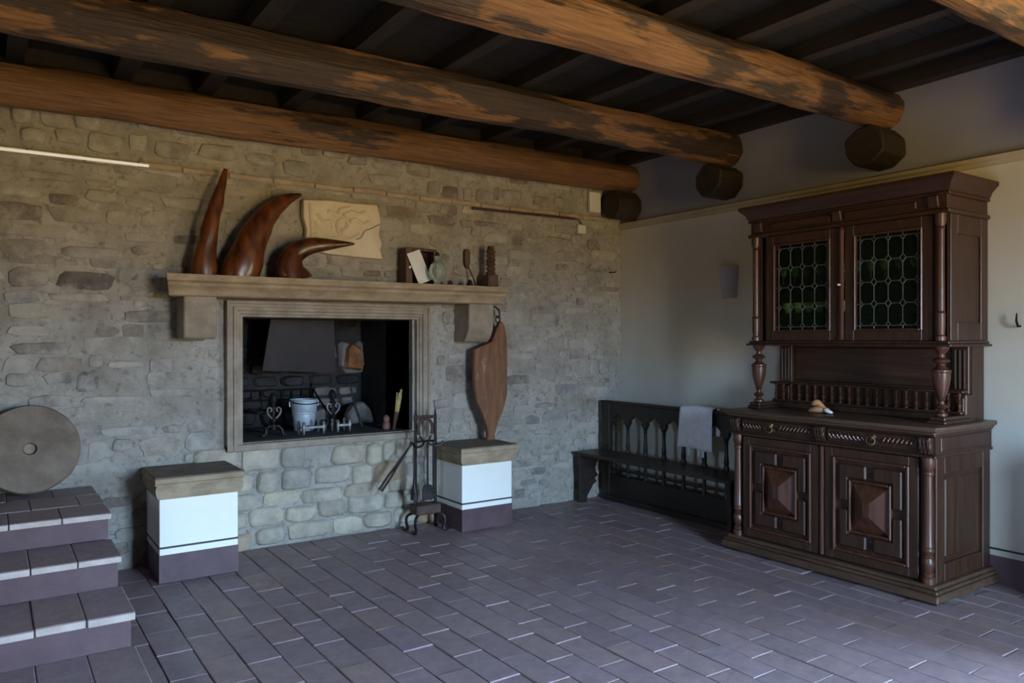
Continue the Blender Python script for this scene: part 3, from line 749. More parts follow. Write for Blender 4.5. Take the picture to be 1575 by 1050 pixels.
for v_ in bm.verts: v_.co.x += mnoise.noise(v_.co * 40) * .008; v_.co.y += mnoise.noise(v_.co * 40 + Vector((5, 0, 0))) * .008
obj('figure', bm, 'carved_wood', tp, 20)

# ================================================================== hanging leaf-shaped board, resting on the plinth
lb = thing('leaf_board', 'long leaf-shaped brown wooden board hanging beside the fireplace over the plinth', 'board', (-1.575, -.17, .6385))
outline = [(-.045, 0), (-.04, .05), (-.055, .12), (-.10, .22), (-.15, .33), (-.165, .45), (-.168, .60), (-.165, .74), (-.12, .76), (-.02, .80), (.02, .90), (.065, .965), (.09, .965), (.12, .92), (.15, .82), (.155, .70), (.15, .5), (.145, .36), (.10, .24), (.045, .12), (.03, .05), (.035, 0)]
bm = BM(); prism(bm, outline, 'y', -.02, .02, .005)
for v_ in bm.verts:
    v_.co.y += -.05 * (1 - (v_.co.x / .17) ** 2) * (1 if v_.co.y < 0 else .8) * min(1, v_.co.z * 3) + v_.co.z * .055
    v_.co.x += v_.co.z * .03 - .01
obj('blade', bm, 'board_brown', lb, 30)
bm = BM(); tube(bm, [(.085 + .022 * math.cos(a), .035, .985 + .028 * math.sin(a)) for a in [2*math.pi*k/14 for k in range(14)]], .006, 6, closed=True); obj('hanging_loop', bm, 'iron', lb)

# ================================================================== IN THE HEARTH
HZ = .7355
def bucket_prof(): return [(.075, 0), (.080, .004), (.092, .10), (.0955, .125), (.094, .132), (.0985, .138), (.097, .146), (.101, .152), (.108, .235), (.113, .24), (.113, .247), (.104, .247), (.086, .12), (.07, .012)]
bk = thing('zinc_bucket', 'pale blue-grey galvanised bucket standing in the hearth', 'bucket', (-2.885, .56, HZ))
bm = BM(); lathe(bm, bucket_prof(), 0, 0, 26); obj('pail', bm, 'zinc', bk, 40)
bm = BM(); tube(bm, [(.112 * math.cos(a), .112 * math.sin(a) * .55 - .06, .235 - abs(math.sin(a)) * .02) for a in [math.pi + math.pi * k / 12 for k in range(13)]], .004, 6); obj('bail', bm, 'iron', bk)
for s in (-1, 1):
    B1('handle_lug', 'zinc', bk, s * .115 - .006, s * .115 + .006, -.012, .012, .19, .235, .003)
# ornate iron andiron and fire basket, left of the bucket
gr = thing('fire_grate', 'black ornate cast iron fire grate behind the bucket', 'grate', (-3.02, .80, HZ))
bm = BM()
for k in range(9): tube(bm, [(-.33 + k * .085, .18, .14), (-.33 + k * .085, .18, .30)], .007, 6)
obj('back_bars', bm, 'iron', gr)
bm = BM()
for zz in (.14, .22, .30): tube(bm, [(-.36, .18, zz), (.38, .18, zz)], .009, 6)
for xx in (-.34, .36): tube(bm, [(xx, .18, .30), (xx, -.14, .14)], .009, 6)
obj('rail', bm, 'iron', gr)
for xx in (-.34, .36):
    bm = BM(); tube(bm, [(xx, .18, 0), (xx, .18, .35)], [.014, .009], 8); obj('leg', bm, 'iron', gr)
bm = BM()
for k in range(6): box(bm, -.32 + k * .12, -.30 + k * .12, -.14, .18, .135, .145)
obj('floor_bars', bm, 'iron', gr)
def andiron(label, x, y):
    a = thing('andiron', label, 'andiron', (x, y, HZ), 0, 'ornate andirons in the hearth')
    bm = BM(); lathe(bm, [(.03, .05), (.022, .07), (.014, .09), (.026, .11), (.03, .13), (.016, .15), (.012, .19), (.024, .20), (.028, .22), (.016, .24), (.026, .262), (.032, .285), (.024, .31), (.008, .325)], 0, 0, 10)
    for v_ in bm.verts: v_.co.x += mnoise.noise(v_.co * 45) * .006
    obj('shaft', bm, 'iron', a, 30)
    for s in (-1, 1):
        bm = BM(); tube(bm, [(0, 0, .07), (s * .035, -.01, .075), (s * .06, -.015, .045), (s * .065, -.02, .012), (s * .09, -.02, .006)], [.012, .013, .011, .010, .008], 8); obj('foot', bm, 'iron', a)
        bm = BM(); tube(bm, bez([(0, -.015, .12), (s * .04, -.02, .16), (s * .05, -.02, .2), (s * .03, -.02, .215), (s * .018, -.02, .195), (s * .03, -.02, .185)], 16), .007, 6); obj('scroll', bm, 'iron_silver', a)
    bm = BM(); box(bm, -.01, .01, 0, .20, .055, .07); box(bm, -.01, .01, .18, .20, 0, .06); obj('log_bar', bm, 'iron', a)
andiron('black ornate scrolled andiron at the jamb side of the bucket', -3.20, .32)
andiron('black ornate scrolled andiron on the open side of the bucket', -2.70, .42)
def low_stand(label, x, y, sx):
    a = thing('trivet', label, 'trivet', (x, y, HZ), 6, 'small cast trivets before the bucket')
    B1('bar', 'iron_silver', a, -sx, sx, -.012, .012, .045, .066, .004)
    for s in (-1, 1):
        for yy in (0, .09):
            bm = BM(); lathe(bm, [(.004, 0), (.008, .012), (.013, .04), (.015, .055), (.011, .075), (.015, .085), (.006, .10)], s * sx * .85, yy, 8); obj('foot', bm, 'iron_silver', a)
    B1('cross_bar', 'iron_silver', a, -.01, .01, 0, .1, .05, .062)
low_stand('small pale cast trivet on short feet standing before the bucket', -2.915, .245, .095)
low_stand('small pale cast trivet set beside the open-side andiron', -2.665, .27, .06)
# embers, sticks and stuff in the right of the hearth
bm = BM(); tube(bm, [(0, 0, 0), (-.05, .05, .19), (-.08, .085, .38)], [.012, .010, .007], 8)
o = obj('charred_poker', bm, 'iron'); o.location = (-2.43, .46, HZ + .012); tag(o, 'thin dark poker propped up in the middle of the hearth', 'poker')
bm = BM(); prism(bm, [(-.11, 0), (.13, 0), (.10, .12), (.02, .19), (-.07, .16), (-.13, .08)], 'y', -.06, .06, .02)
o = obj('hearth_rock', bm, 'soot_pale'); o.location = (-2.32, .78, HZ); o.rotation_euler = (R(-8), 0, R(12)); tag(o, 'sooty grey rock lying at the back of the hearth', 'rock')
bm = BM(); lathe(bm, [(.03, 0), (.036, .02), (.03, .05), (.022, .06), (.027, .075), (.024, .10), (.008, .115)], 0, 0, 12)
o = obj('clay_jug', bm, 'clay_red'); o.location = (-2.315, .245, HZ); tag(o, 'small reddish clay jug beside the straw brush', 'jug')
br = thing('straw_brush', 'pale straw hearth brush leaning in the hearth against the jamb', 'brush', (-2.265, .17, HZ))
bm = BM(); tube(bm, [(-.02, 0, 0), (.0, .01, .09), (.012, .015, .14)], [.012, .016, .02], 8); obj('handle', bm, 'twig', br)
for k in range(9):
    bm = BM(); a = k * 2.4; dx, dy = math.cos(a) * .014, math.sin(a) * .014
    tube(bm, [(.008 + dx * .6, .013 + dy * .6, .12), (.025 + dx, .02 + dy, .20), (.04 + dx * 1.5, .025 + dy * 1.5, .27 + (k % 3) * .025)], [.009, .008, .004], 6); obj('straw', bm, 'straw', br)

# ================================================================== FIRE TOOLS
TX, TY = -2.20, -.205
ft = thing('fire_tool_stand', 'wrought iron fire tool stand on curled feet by the hearth', 'tool stand', (TX, TY, 0), 0)
hw = .085
for s in (-1, 1):
    bm = BM(); tube(bm, [(s * hw, 0, .15), (s * hw, 0, .875)], .0115, 6); tube(bm, [(s * hw, 0, .87), (s * hw, 0, .925)], [.012, .004], 6); obj('post', bm, 'iron', ft)
bm = BM(); tube(bm, [(-hw, 0, .865), (hw, 0, .865)], .012, 6, 1.2)
tube(bm, [(.062 * math.cos(a), 0, .775 + .075 * math.sin(a)) for a in [R(-35) + R(250) * k / 18 for k in range(19)]], .012, 6)
obj('arch', bm, 'iron_rust', ft)
bm = BM()
for s in (-1, 1): tube(bm, bez([(s * .05, 0, .72), (s * .02, -.01, .67), (s * .06, -.03, .645), (s * .11, -.04, .65), (s * .13, -.045, .68)], 12), .009, 6)
tube(bm, [(-hw, 0, .68), (hw, 0, .68)], .009, 6)
obj('tool_hooks', bm, 'iron', ft)
B1('tray', 'iron_rust', ft, -hw - .02, hw + .02, -.06, .06, .13, .205, .008)
for sx_ in (-1, 1):
    for sy in (-1, 1):
        bm = BM(); tube(bm, bez([(sx_ * .08, sy * .04, .135), (sx_ * .12, sy * .07, .11), (sx_ * .125, sy * .075, .06), (sx_ * .115, sy * .07, .012), (sx_ * .145, sy * .085, .009), (sx_ * .15, sy * .088, .03)], 14), .0115, 6); obj('foot', bm, 'iron', ft)
def tool(name, label, x, y, top, pts_end, cat, mat='iron'):
    a = thing(name, label, cat, (TX + x, TY + y, 0), 0)
    bm = BM(); tube(bm, [(0, 0, top), (0, 0, .30)], .008, 6); tube(bm, [(0, .014 * math.cos(k_), top + .014 + .014 * math.sin(k_)) for k_ in [2*math.pi*i/10 for i in range(10)]], .004, 6, closed=True); obj('rod', bm, 'iron', a)
    return a
a = tool('hearth_shovel', 'iron hearth shovel hanging in the fire tool stand', .0, -.035, .64, None, 'shovel')
bm = BM(); prism(bm, [(-.042, .235), (.042, .235), (.046, .30), (.036, .345), (0, .36), (-.036, .345), (-.046, .30)], 'y', -.006, .004, .003); obj('blade', bm, 'iron', a)
a = tool('fire_poker', 'slim iron poker with hooked tip hanging from the stand', .05, -.035, .655, None, 'poker')
bm = BM(); tube(bm, [(0, 0, .30), (0, 0, .25), (-.02, 0, .235), (-.028, 0, .25)], [.006, .006, .005, .003], 6); obj('tip', bm, 'iron', a)
a = tool('hearth_broom', 'dark bristle hearth broom hanging from the outer hook of the stand', -.118, -.045, .645, None, 'broom')
bm = BM(); lathe(bm, [(.010, .42), (.013, .36), (.022, .33), (.026, .29), (.03, .255)], 0, 0, 10); obj('bristles', bm, 'iron', a)
tg = thing('fire_tongs', 'long iron fire tongs leaning aslant off the tool stand', 'tongs', (-2.345, -.215, .0))
for s in (-1, 1):
    bm = BM(); p0, p1 = Vector((.01, 0, .655)), Vector((-.235, 0 , .345)); dr = (p1 - p0).normalized(); nn = Vector((-dr.z, 0, dr.x))
    tube(bm, [p0, p0.lerp(p1, .45) + nn * s * .006, p0.lerp(p1, .7) + nn * s * .013, p1 + nn * s * .012], [.007, .008, .008, .010], 6); obj('arm', bm, 'iron', tg)
bm = BM(); tube(bm, [(.01, 0, .65), (.02, 0, .69)], [.012, .008], 8); obj('pivot', bm, 'iron', tg)

# ================================================================== FITTINGS ON THE STONE WALL
def tubefit(name, label, x0, x1, z0, z1, mat, rad):
    f = thing(name, label, 'light', ((x0 + x1) / 2, 0, 0))
    xm = (x0 + x1) / 2
    bm = BM(); tube(bm, [(x0 - xm, -.042, z0), (x1 - xm, -.042, z1)], rad, 10); obj('tube', bm, mat, f)
    for xx, zz in ((x0 - xm + .03, z0), (0, (z0 + z1) / 2), (x1 - xm - .03, z1)): B1('bracket', 'iron', f, xx - .006, xx + .006, -.04, -.012, zz - .008, zz + .008)
    return f
tubefit('strip_light', 'thin white strip light along the stone wall above the steps', -6.4, -4.105, 2.566, 2.568, 'lit_tube', .0095)
tubefit('strip_light', 'thin dark unlit strip light on the stone wall right of the mantel', -1.68, -.60, 2.535, 2.545, 'iron_rust', .011)
bm = BM(); box(bm, -.065, .065, -.05, -.004, -.095, .095, .01); o = obj('junction_box', bm, 'white_plastic'); o.location = (-.352, 0, 2.72); tag(o, 'cream junction box under the beam beside the corner corbel', 'box')
sb_ = thing('sensor_box', 'small white square box wired to the dark strip light', 'box', (-.50, 0, 2.46))
B1('case', 'white_plastic', sb_, -.045, .045, -.035, -.006, -.04, .04, .006)
bm = BM(); tube(bm, bez([(.0, -.02, .04), (-.01, -.025, .06), (-.05, -.03, .085), (-.09, -.035, .09)], 10), .004, 6); obj('cable', bm, 'iron', sb_)
bm = BM(); tube(bm, [(-.03, .0, 0), (-.03, -.03, 0), (.0, -.045, 0), (.03, -.03, .01)], .006, 6); o = obj('wall_hook', bm, 'iron'); o.location = (-.12, -.004, 2.085); tag(o, 'little iron hook in the stone wall near the corner', 'hook')
bm = BM(); tube(bm, [(0, .0, 0), (-.03, 0, 0), (-.05, 0, .03), (-.045, 0, .075)], [.008, .008, .007, .004], 6); o = obj('coat_hook', bm, 'iron'); o.location = (-.003, -3.40, 1.53); tag(o, 'small black iron hook on the plastered wall past the cabinet', 'hook')
# wall lamp
wl = thing('wall_lamp', 'plain tapered plaster wall lamp above the bench', 'lamp', (0, -1.30, 1.79))
bm = BM(); pr_ = []
ring0 = [(-.075 * math.sin(a) * 1.0, .062 * math.cos(a)) for a in [math.pi * k / 10 for k in range(11)]]
V0 = [bm.verts.new((x_ - .002, y_, 0)) for x_, y_ in ring0]; V1 = [bm.verts.new((x_ * 1.35 - .002, y_ * 1.35, .255)) for x_, y_ in ring0]
V2 = [bm.verts.new((x_ * 1.25 - .002, y_ * 1.25, .255)) for x_, y_ in ring0]; V3 = [bm.verts.new((x_ * 1.1 - .002, y_ * 1.1, .10)) for x_, y_ in ring0]
for A, Bq in ((V0, V1), (V1, V2), (V2, V3)):
    for k in range(10): bm.faces.new((A[k], A[k+1], Bq[k+1], Bq[k]))
bm.faces.new(V0); bm.faces.new(V3)
obj('shade', bm, 'lamp_plaster', wl, 30)
B1('back_plate', 'white_plastic', wl, -.004, 0, -.05, .05, .06, .2)

# ================================================================== GOTHIC BENCH (local x runs along the right wall, local -y faces the room)
bn = thing('gothic_bench', 'dark oak bench with pointed-arch back against the plastered wall', 'bench', (0, -.06, 0), -90)
BL_ = 1.755; YB = -.30; YS = -.625
B1('seat', 'oak_black', bn, 0, BL_, YS, YB + .02, .425, .452, .006)
# end supports with a scalloped edge
for xs in (.02, BL_ - .06):
    bm = BM(); prism(bm, [(-.60, 0), (-.52, 0), (-.505, .06), (-.475, .10), (-.44, .15), (-.40, .17), (-.425, .20), (-.385, .23), (-.42, .28), (-.41, .33), (-.37, .38), (-.33, .40), (-.30, .425), (-.61, .425), (-.595, .25)], 'x', xs, xs + .038, .004); obj('leg', bm, 'oak_black', bn)
for xs in (0, BL_ - .11):
    bm = BM(); prism(bm, [(xs, .20), (xs + .012, .03), (xs + .03, 0), (xs + .085, 0), (xs + .10, .03), (xs + .11, .20), (xs + .11, .885), (xs, .885)], 'y', YB - .0, YB + .05, .004); obj('back_post', bm, 'oak_black', bn)
# arcaded top rail
pts = [(.11, .885)]; nb = 6; xA, xB = .11, BL_ - .11; sp = (xB - xA) / (nb + 1)
low = []
for k in range(nb + 1):
    c = xA + sp * (k + .5); h_ = sp * .5
    seq = [(c - h_, .69 if k else .66), (c - h_ * .82, .695), (c - h_ * .66, .72), (c - h_ * .74, .735), (c - h_ * .45, .757), (c - .25 * h_, .775), (c, .79), (c + .25 * h_, .775), (c + h_ * .45, .757), (c + h_ * .74, .735), (c + h_ * .66, .72), (c + h_ * .82, .695)]
    low += seq
low.append((xB, .66))
bm = BM(); prism(bm, low + [(xB, .885), (xA, .885)], 'y', YB + .008, YB + .042); obj('arched_rail', bm, 'oak_black', bn, 30)
B1('top_rail', 'oak_black', bn, 0, BL_, YB - .008, YB + .058, .875, .90, .005)
for k in range(nb):
    x = xA + sp * (k + 1); bm = BM(); lathe(bm, [(.026, .452), (.022, .47), (.017, .485), (.021, .50), (.016, .56), (.013, .64), (.018, .655), (.014, .665), (.026, .695)], x, YB + .025, 10); obj('baluster', bm, 'oak_black', bn, 30)
    bm = BM(); lathe(bm, [(.022, .22), (.016, .27), (.015, .36), (.022, .43)], x, YB + .025, 8); obj('lower_baluster', bm, 'oak_black', bn)
B1('lower_rail', 'oak_black', bn, .1, BL_ - .1, YB + .01, YB + .04, .275, .292)
B1('lower_board', 'oak_black', bn, .06, BL_ - .06, YB + .005, YB + .045, .03, .235, .006)
B1('bottom_ledge', 'oak_black', bn, .05, BL_ - .05, YB - .03, YB + .03, .0, .05, .006)

# cloth over the bench back
ct = BM(); NU, NV = 22, 30; W_ = .335
path = [(-.245, .70), (-.232, .80), (-.232, .89), (-.245, .913), (-.28, .918), (-.305, .913), (-.322, .89), (-.325, .80), (-.327, .70), (-.33, .585)]
pp = bez([(a, b_, 0) for a, b_ in path], NV); G = []
for j in range(NV + 1):
    row = []
    for i in range(NU + 1):
        u = i / NU; fold = math.sin(u * 13 + .6) * .008 + math.sin(u * 29 + j * .05) * .003
        hang = max(0, (.9 - pp[j].y) / .3)
        out_ = (-1 if pp[j].x < -.28 else 1) * abs(fold) * hang
        zz = pp[j].y + (math.sin(u * 5) * .008 * hang) + .012 * math.sin(u * math.pi) * (1 - min(1, hang * 2))
        row.append(ct.verts.new((pp[j].x - .004 + out_, -1.055 - u * W_ - hang * .02 * (u - .7), zz)))
    G.append(row)
for j in range(NV):
    for i in range(NU): ct.faces.new((G[j][i], G[j][i+1], G[j+1][i+1], G[j+1][i]))
cl = thing('cloth', 'pale lilac cloth with tasselled hem draped over the bench back', 'cloth', (-.28, -1.22, .918))
o = obj('drape', ct, 'linen', cl, 60, recalc=False); o.location = (.28, 1.22, -.918)
sm_ = o.modifiers.new('thick', 'SOLIDIFY'); sm_.thickness = .003; sm_.offset = 0
for (ya, yb) in ((.085, .115), (.19, .215), (.235, .26)):
    bm = BM(); box(bm, -.335, -.329, -1.055 - yb, -1.055 - ya, .528, .592, .002)
    o = obj('tassel', bm, 'linen', cl); o.location = (.28, 1.22, -.918)

# ================================================================== CARVED SIDEBOARD (local x along the right wall, local -y faces the room)
cb = thing('carved_sideboard', 'tall dark carved walnut sideboard with leaded glass upper doors', 'cabinet', (0, -2.56, 0), -90)
YF = -.675
def cbo(name, bm, mat='walnut', parent=cb, smooth=30): return obj(name, bm, mat, parent, smooth)
# plinth
bm = BM()
for hw_, yf, z0, z1, bv in ((.735, -.735, .018, .062, .006), (.725, -.722, .062, .082, .006), (.712, -.708, .082, .104, .006)): box(bm, -hw_, hw_, yf, -.012, z0, z1, bv)
cbo('plinth', bm, 'walnut_top')
for sx_ in (-1, 1):
    for yy in (-.66, -.09): B1('foot', 'oak_black', cb, sx_ * .66 - .05, sx_ * .66 + .05, yy - .05, yy + .05, 0, .02)
# carcass with framed sides
bm = BM(); box(bm, -.665, .665, -.645, -.012, .10, .80); cbo('carcass', bm)
for s in (-1, 1):
    bm = BM()
    x0, x1 = sorted((s * .665, s * .682))
    for a in ((-.64, -.55, .104, .80), (-.10, -.012, .104, .80), (-.55, -.10, .70, .80), (-.55, -.10, .104, .20)): box(bm, x0, x1, *a, .003)
    cbo('side_frame', bm)
    bm = BM(); x0, x1 = sorted((s * .66, s * .672)); box(bm, x0, x1, -.52, -.13, .23, .67, .006); cbo('side_panel', bm)
# corner columns
colp = [(.036, .104), (.036, .135), (.028, .142), (.030, .16), (.022, .168), (.027, .185), (.033, .205), (.034, .225), (.026, .245), (.030, .25), (.022, .26), (.028, .275), (.034, .285), (.028, .30), (.031, .305), (.031, .315), (.0285, .325), (.0275, .50), (.0255, .70), (.030, .705), (.030, .72), (.025, .728), (.034, .745), (.036, .775), (.036, .80)]
for s in (-1, 1):
    bm = BM(); lathe(bm, colp, s * .648, -.662, 16); o = cbo('corner_column', bm, 'walnut_red')
# frieze with mouldings
bm = BM(); box(bm, -.69, .69, -.668, -.012, .80, .93); box(bm, -.70, .70, -.686, -.012, .797, .815, .005); box(bm, -.70, .70, -.690, -.012, .918, .932, .004); cbo('frieze', bm)
for s in (-1, 1):
    bm = BM(); x0, x1 = sorted((s * .69, s * .698)); box(bm, x0, x1, -.62, -.06, .83, .91, .004); cbo('side_panel', bm)
# carved brackets at the frieze ends and middle
for xc in (-.648, .0, .648):
    bm = BM(); prism(bm, [(-.668, .915), (-.712, .915), (-.718, .895), (-.705, .875), (-.712, .855), (-.70, .835), (-.682, .82), (-.668, .815)], 'x', xc - .034, xc + .034, .004)
    for k in (-1, 0, 1): tube(bm, [(xc + k * .02, -.714, .905), (xc + k * .02, -.708, .87), (xc + k * .02, -.69, .825)], .008, 6)
    cbo('carved_bracket', bm)
# drawers
for (x0, x1, cx) in ((-.60, -.045, -.365), (.045, .60, .34)):
    bm = BM(); box(bm, x0, x1, -.684, -.60, .828, .910, .004); dw = cbo('drawer', bm)
    k = x0 + .018
    while k < x1 - .01:
        if abs(k - cx) > .055:
            s = 1 if k < cx else -1; bm = BM()
            tube(bm, [(k - s * .012, -.686, .889), (k, -.692, .871), (k + s * .014, -.686, .853)], [.004, .0095, .004], 8); cbo('gadroon_lobe', bm, 'walnut_red', dw)
        k += .0265
    bm = BM(); box(bm, x0 + .006, x1 - .006, -.691, -.68, .897, .907, .002); box(bm, x0 + .006, x1 - .006, -.691, -.68, .833, .842, .002); cbo('drawer_bead', bm, 'walnut', dw)
    bm = BM()
    for q_ in range(7):
        a = R(200 + q_ * 23.3) ; tube(bm, [(cx + .028 * math.cos(a), -.695, .868 + .026 * math.sin(a)), (cx + .040 * math.cos(a), -.70, .868 + .034 * math.sin(a))], [.006, .003], 6)
    tube(bm, [(cx + .026 * math.cos(a), -.705 - .008 * abs(math.sin(a)), .862 + .026 * math.sin(a)) for a in [2*math.pi*k/16 for k in range(16)]], .0042, 6, closed=True)
    lathe(bm, [(.02, 0), (.018, .008), (.008, .014)], 0, 0, 10, mat=Matrix.Translation((cx, -.684, .885)) @ Matrix.Rotation(R(90), 4, 'X'))
    cbo('ring_pull', bm, 'brass', dw)
# counter top
bm = BM(); box(bm, -.722, .722, -.728, -.008, .945, .972, .008, 2); box(bm, -.708, .708, -.712, -.008, .930, .946, .005); cbo('counter_top', bm, 'walnut_top')
# doors with mitred pyramid panels
def lframe(bm, x0, x1, z0, z1, wd, y0, y1, bv=.003):
    box(bm, x0, x0 + wd, y1, y0, z0, z1, bv); box(bm, x1 - wd, x1, y1, y0, z0, z1, bv); box(bm, x0 + wd, x1 - wd, y1, y0, z1 - wd, z1, bv); box(bm, x0 + wd, x1 - wd, y1, y0, z0, z0 + wd, bv)
for (x0, x1) in ((-.600, -.022), (.022, .600)):
    xc = (x0 + x1) / 2; zc = .452
    bm = BM(); box(bm, x0, x1, -.656, -.64, .112, .792); d = cbo('door', bm)
    bm = BM(); lframe(bm, x0, x1, .112, .792, .052, -.65, -.674); cbo('door_frame', bm, 'walnut', d)
    bm = BM(); lframe(bm, x0 + .052, x1 - .052, .164, .740, .018, -.65, -.682, .005); cbo('frame_moulding', bm, 'walnut_red', d)
    # four raised corner fields around a cross
    for sx_ in (-1, 1):
        for sz in (-1, 1):
            o_x, i_x, g = .195, .135, .022; o_z, i_z = .252, .165
            P = [(g, o_z), (o_x, o_z), (o_x, g), (i_x, g), (i_x, i_z), (g, i_z)]
            bm = BM(); prism(bm, [(xc + sx_ * a, zc + sz * b_) for a, b_ in P], 'y', -.654, -.676, .009); cbo('corner_field', bm, 'walnut', d)
    for (a, b_, c_, e_) in ((-.02, .02, .168, .25), (-.02, .02, -.25, -.168)):
        bm = BM(); lathe(bm, [(.003, zc + c_ + .02), (.007, zc + c_ + .035), (.004, zc + (c_ + e_) / 2), (.007, zc + e_ - .035), (.003, zc + e_ - .02)], xc, -.656, 8); cbo('cross_drop', bm, 'walnut', d)
    bm = BM(); lframe(bm, xc - .132, xc + .132, zc - .160, zc + .160, .016, -.65, -.680, .005); cbo('pyramid_moulding', bm, 'walnut_red', d)
    bm = BM(); a, b_ = .116, .144
    V = [bm.verts.new((xc + p * a, -.656, zc + q_ * b_)) for p, q_ in ((-1, -1), (1, -1), (1, 1), (-1, 1))]
    T = [bm.verts.new((xc + p * .022, -.712, zc + q_ * .042)) for p, q_ in ((-1, -1), (1, -1), (1, 1), (-1, 1))]
    for k in range(4): bm.faces.new((V[k], V[(k+1) % 4], T[(k+1) % 4], T[k]))
    bm.faces.new(T); cbo('pyramid_panel', bm, 'walnut_red', d, 0)
bm = BM(); lathe(bm, [(.012, .115), (.017, .12), (.015, .14), (.0145, .76), (.017, .78), (.012, .79)], 0, -.668, 10); cbo('centre_stile', bm, 'walnut_red')

# ---- middle open tier
UX = -.004          # the upper part sits a touch off centre
for s in (-1, 1):
    xc = UX + s * .625
    bm = BM(); box(bm, xc - .052, xc + .052, -.525, -.20, .972, .990, .004); box(bm, xc - .044, xc + .044, -.515, -.21, .990, 1.012, .005); cbo('pedestal', bm)
    bm = BM(); lathe(bm, [(.030, 1.012), (.034, 1.018), (.034, 1.03), (.02, 1.038), (.016, 1.05), (.030, 1.062), (.036, 1.068), (.030, 1.076), (.018, 1.084), (.015, 1.10), (.024, 1.112), (.020, 1.12), (.030, 1.145), (.042, 1.19), (.048, 1.235), (.048, 1.262), (.052, 1.268), (.052, 1.278), (.040, 1.284), (.030, 1.292), (.020, 1.305), (.024, 1.315), (.042, 1.325), (.046, 1.335), (.038, 1.342), (.02, 1.352), (.018, 1.37), (.030, 1.385), (.040, 1.40), (.044, 1.412)], xc, -.465, 20); cbo('turned_column', bm, 'walnut_red')
B1('back_panel', 'walnut', cb, UX - .655, UX + .655, -.165, -.02, .972, 1.42)
B1('back_field', 'walnut_flat', cb, UX - .54, UX + .54, -.172, -.15, 1.16, 1.40, .006)
for s in (-1, 1):
    xc = UX + s * .60; bm = BM(); box(bm, xc - .05, xc + .05, -.195, -.16, 1.13, 1.415, .004)
    for k in (-1, 0, 1): tube(bm, [(xc + k * .026, -.195, 1.16), (xc + k * .026, -.195, 1.39)], .009, 6)
    cbo('fluted_pilaster', bm)
    bm = BM(); box(bm, xc - .055, xc + .055, -.235, -.16, .972, 1.13, .006); box(bm, xc - .045, xc + .045, -.245, -.235, 1.0, 1.11, .004)
    lathe(bm, [(.03, 0), (.026, .01), (.012, .016)], 0, 0, 10, mat=Matrix.Translation((xc, -.243, 1.055)) @ Matrix.Rotation(R(90), 4, 'X')); cbo('carved_block', bm)
bm = BM(); box(bm, UX - .66, UX + .66, -.30, -.16, .972, 1.012, .006); box(bm, UX - .65, UX + .65, -.285, -.16, 1.012, 1.03, .005); cbo('gallery_base', bm)
bm = BM(); box(bm, UX - .665, UX + .665, -.295, -.235, 1.138, 1.154, .005); cbo('gallery_rail', bm)
pr_ = [(.012, 1.03), (.012, 1.036), (.006, 1.042), (.010, 1.055), (.012, 1.068), (.005, 1.082), (.010, 1.092), (.005, 1.10), (.006, 1.115), (.011, 1.128), (.011, 1.138)]
bm = BM(); lathe(bm, pr_, 0, 0, 10); me_o = None
for k in range(21):
    x = UX - .63 + k * 1.26 / 20
    if k == 0:
        me_o = cbo('gallery_spindle', bm, 'walnut_red'); me_o.location = (x, -.265, 0)
    else: inst(me_o, 'gallery_spindle', cb, (x, -.265, 0))

# ---- upper case
UY = -.475
bm = BM(); box(bm, UX - .70, UX + .70, UY - .04, -.012, 1.412, 1.426, .004); box(bm, UX - .685, UX + .685, UY - .025, -.012, 1.426, 1.444, .005); cbo('case_base', bm)
for s in (-1, 1):
    x0, x1 = sorted((UX + s * .64, UX + s * .665)); B1('case_side', 'walnut', cb, x0, x1, UY, -.012, 1.444, 2.18)
    bm = BM()
    for (ya, yb, za, zb) in ((-.46, -.38, 1.445, 2.17), (-.10, -.015, 1.445, 2.17), (-.38, -.10, 2.06, 2.17), (-.38, -.10, 1.445, 1.55)):
        xa, xb = sorted((UX + s * .665, UX + s * .676)); box(bm, xa, xb, ya, yb, za, zb, .003)
    cbo('side_frame', bm)
B1('case_back', 'walnut', cb, UX - .64, UX + .64, -.03, -.012, 1.444, 2.18); B1('case_top', 'walnut', cb, UX - .64, UX + .64, UY, -.012, 2.165, 2.18)
for zz in (1.635, 1.83): B1('shelf', 'walnut_flat', cb, UX - .64, UX + .64, -.42, -.03, zz - .014, zz)
for s in (-1, 1):
    bm = BM(); lathe(bm, [(.030, 1.446), (.030, 1.47), (.022, 1.478), (.026, 1.52), (.026, 1.60), (.030, 1.605), (.023, 1.615), (.0225, 2.08), (.027, 2.085), (.022, 2.095), (.031, 2.12), (.031, 2.17)], UX + s * .632, UY - .012, 14); cbo('slim_column', bm, 'walnut_red')
    bm = BM(); x0, x1 = sorted((UX + s * .59, UX + s * .664)); box(bm, x0, x1, UY - .0, UY + .03, 1.444, 2.18, .002); cbo('corner_stile', bm)
# cornice: stacked mouldings flaring outwards
bm = BM()
for hw_, yf, z0, z1, bv in ((.690, UY - .030, 2.17, 2.195, .006), (.672, UY - .015, 2.195, 2.275, .002), (.690, UY - .030, 2.275, 2.292, .005)): box(bm, UX - hw_, UX + hw_, yf, -.012, z0, z1, bv)
A = []
for d_, z in ((.0, 2.292), (.012, 2.305), (.018, 2.325), (.036, 2.345), (.052, 2.362), (.056, 2.366), (.056, 2.386)):
    A.append([bm.verts.new(p) for p in ((UX - .68 - d_, -.012, z), (UX - .68 - d_, UY - .022 - d_, z), (UX + .68 + d_, UY - .022 - d_, z), (UX + .68 + d_, -.012, z))])
for i in range(len(A) - 1):
    for k in range(4): bm.faces.new((A[i][k], A[i][(k+1) % 4], A[i+1][(k+1) % 4], A[i+1][k]))
bm.faces.new(A[0]); bm.faces.new(A[-1])
cbo('cornice', bm, 'walnut_flat')
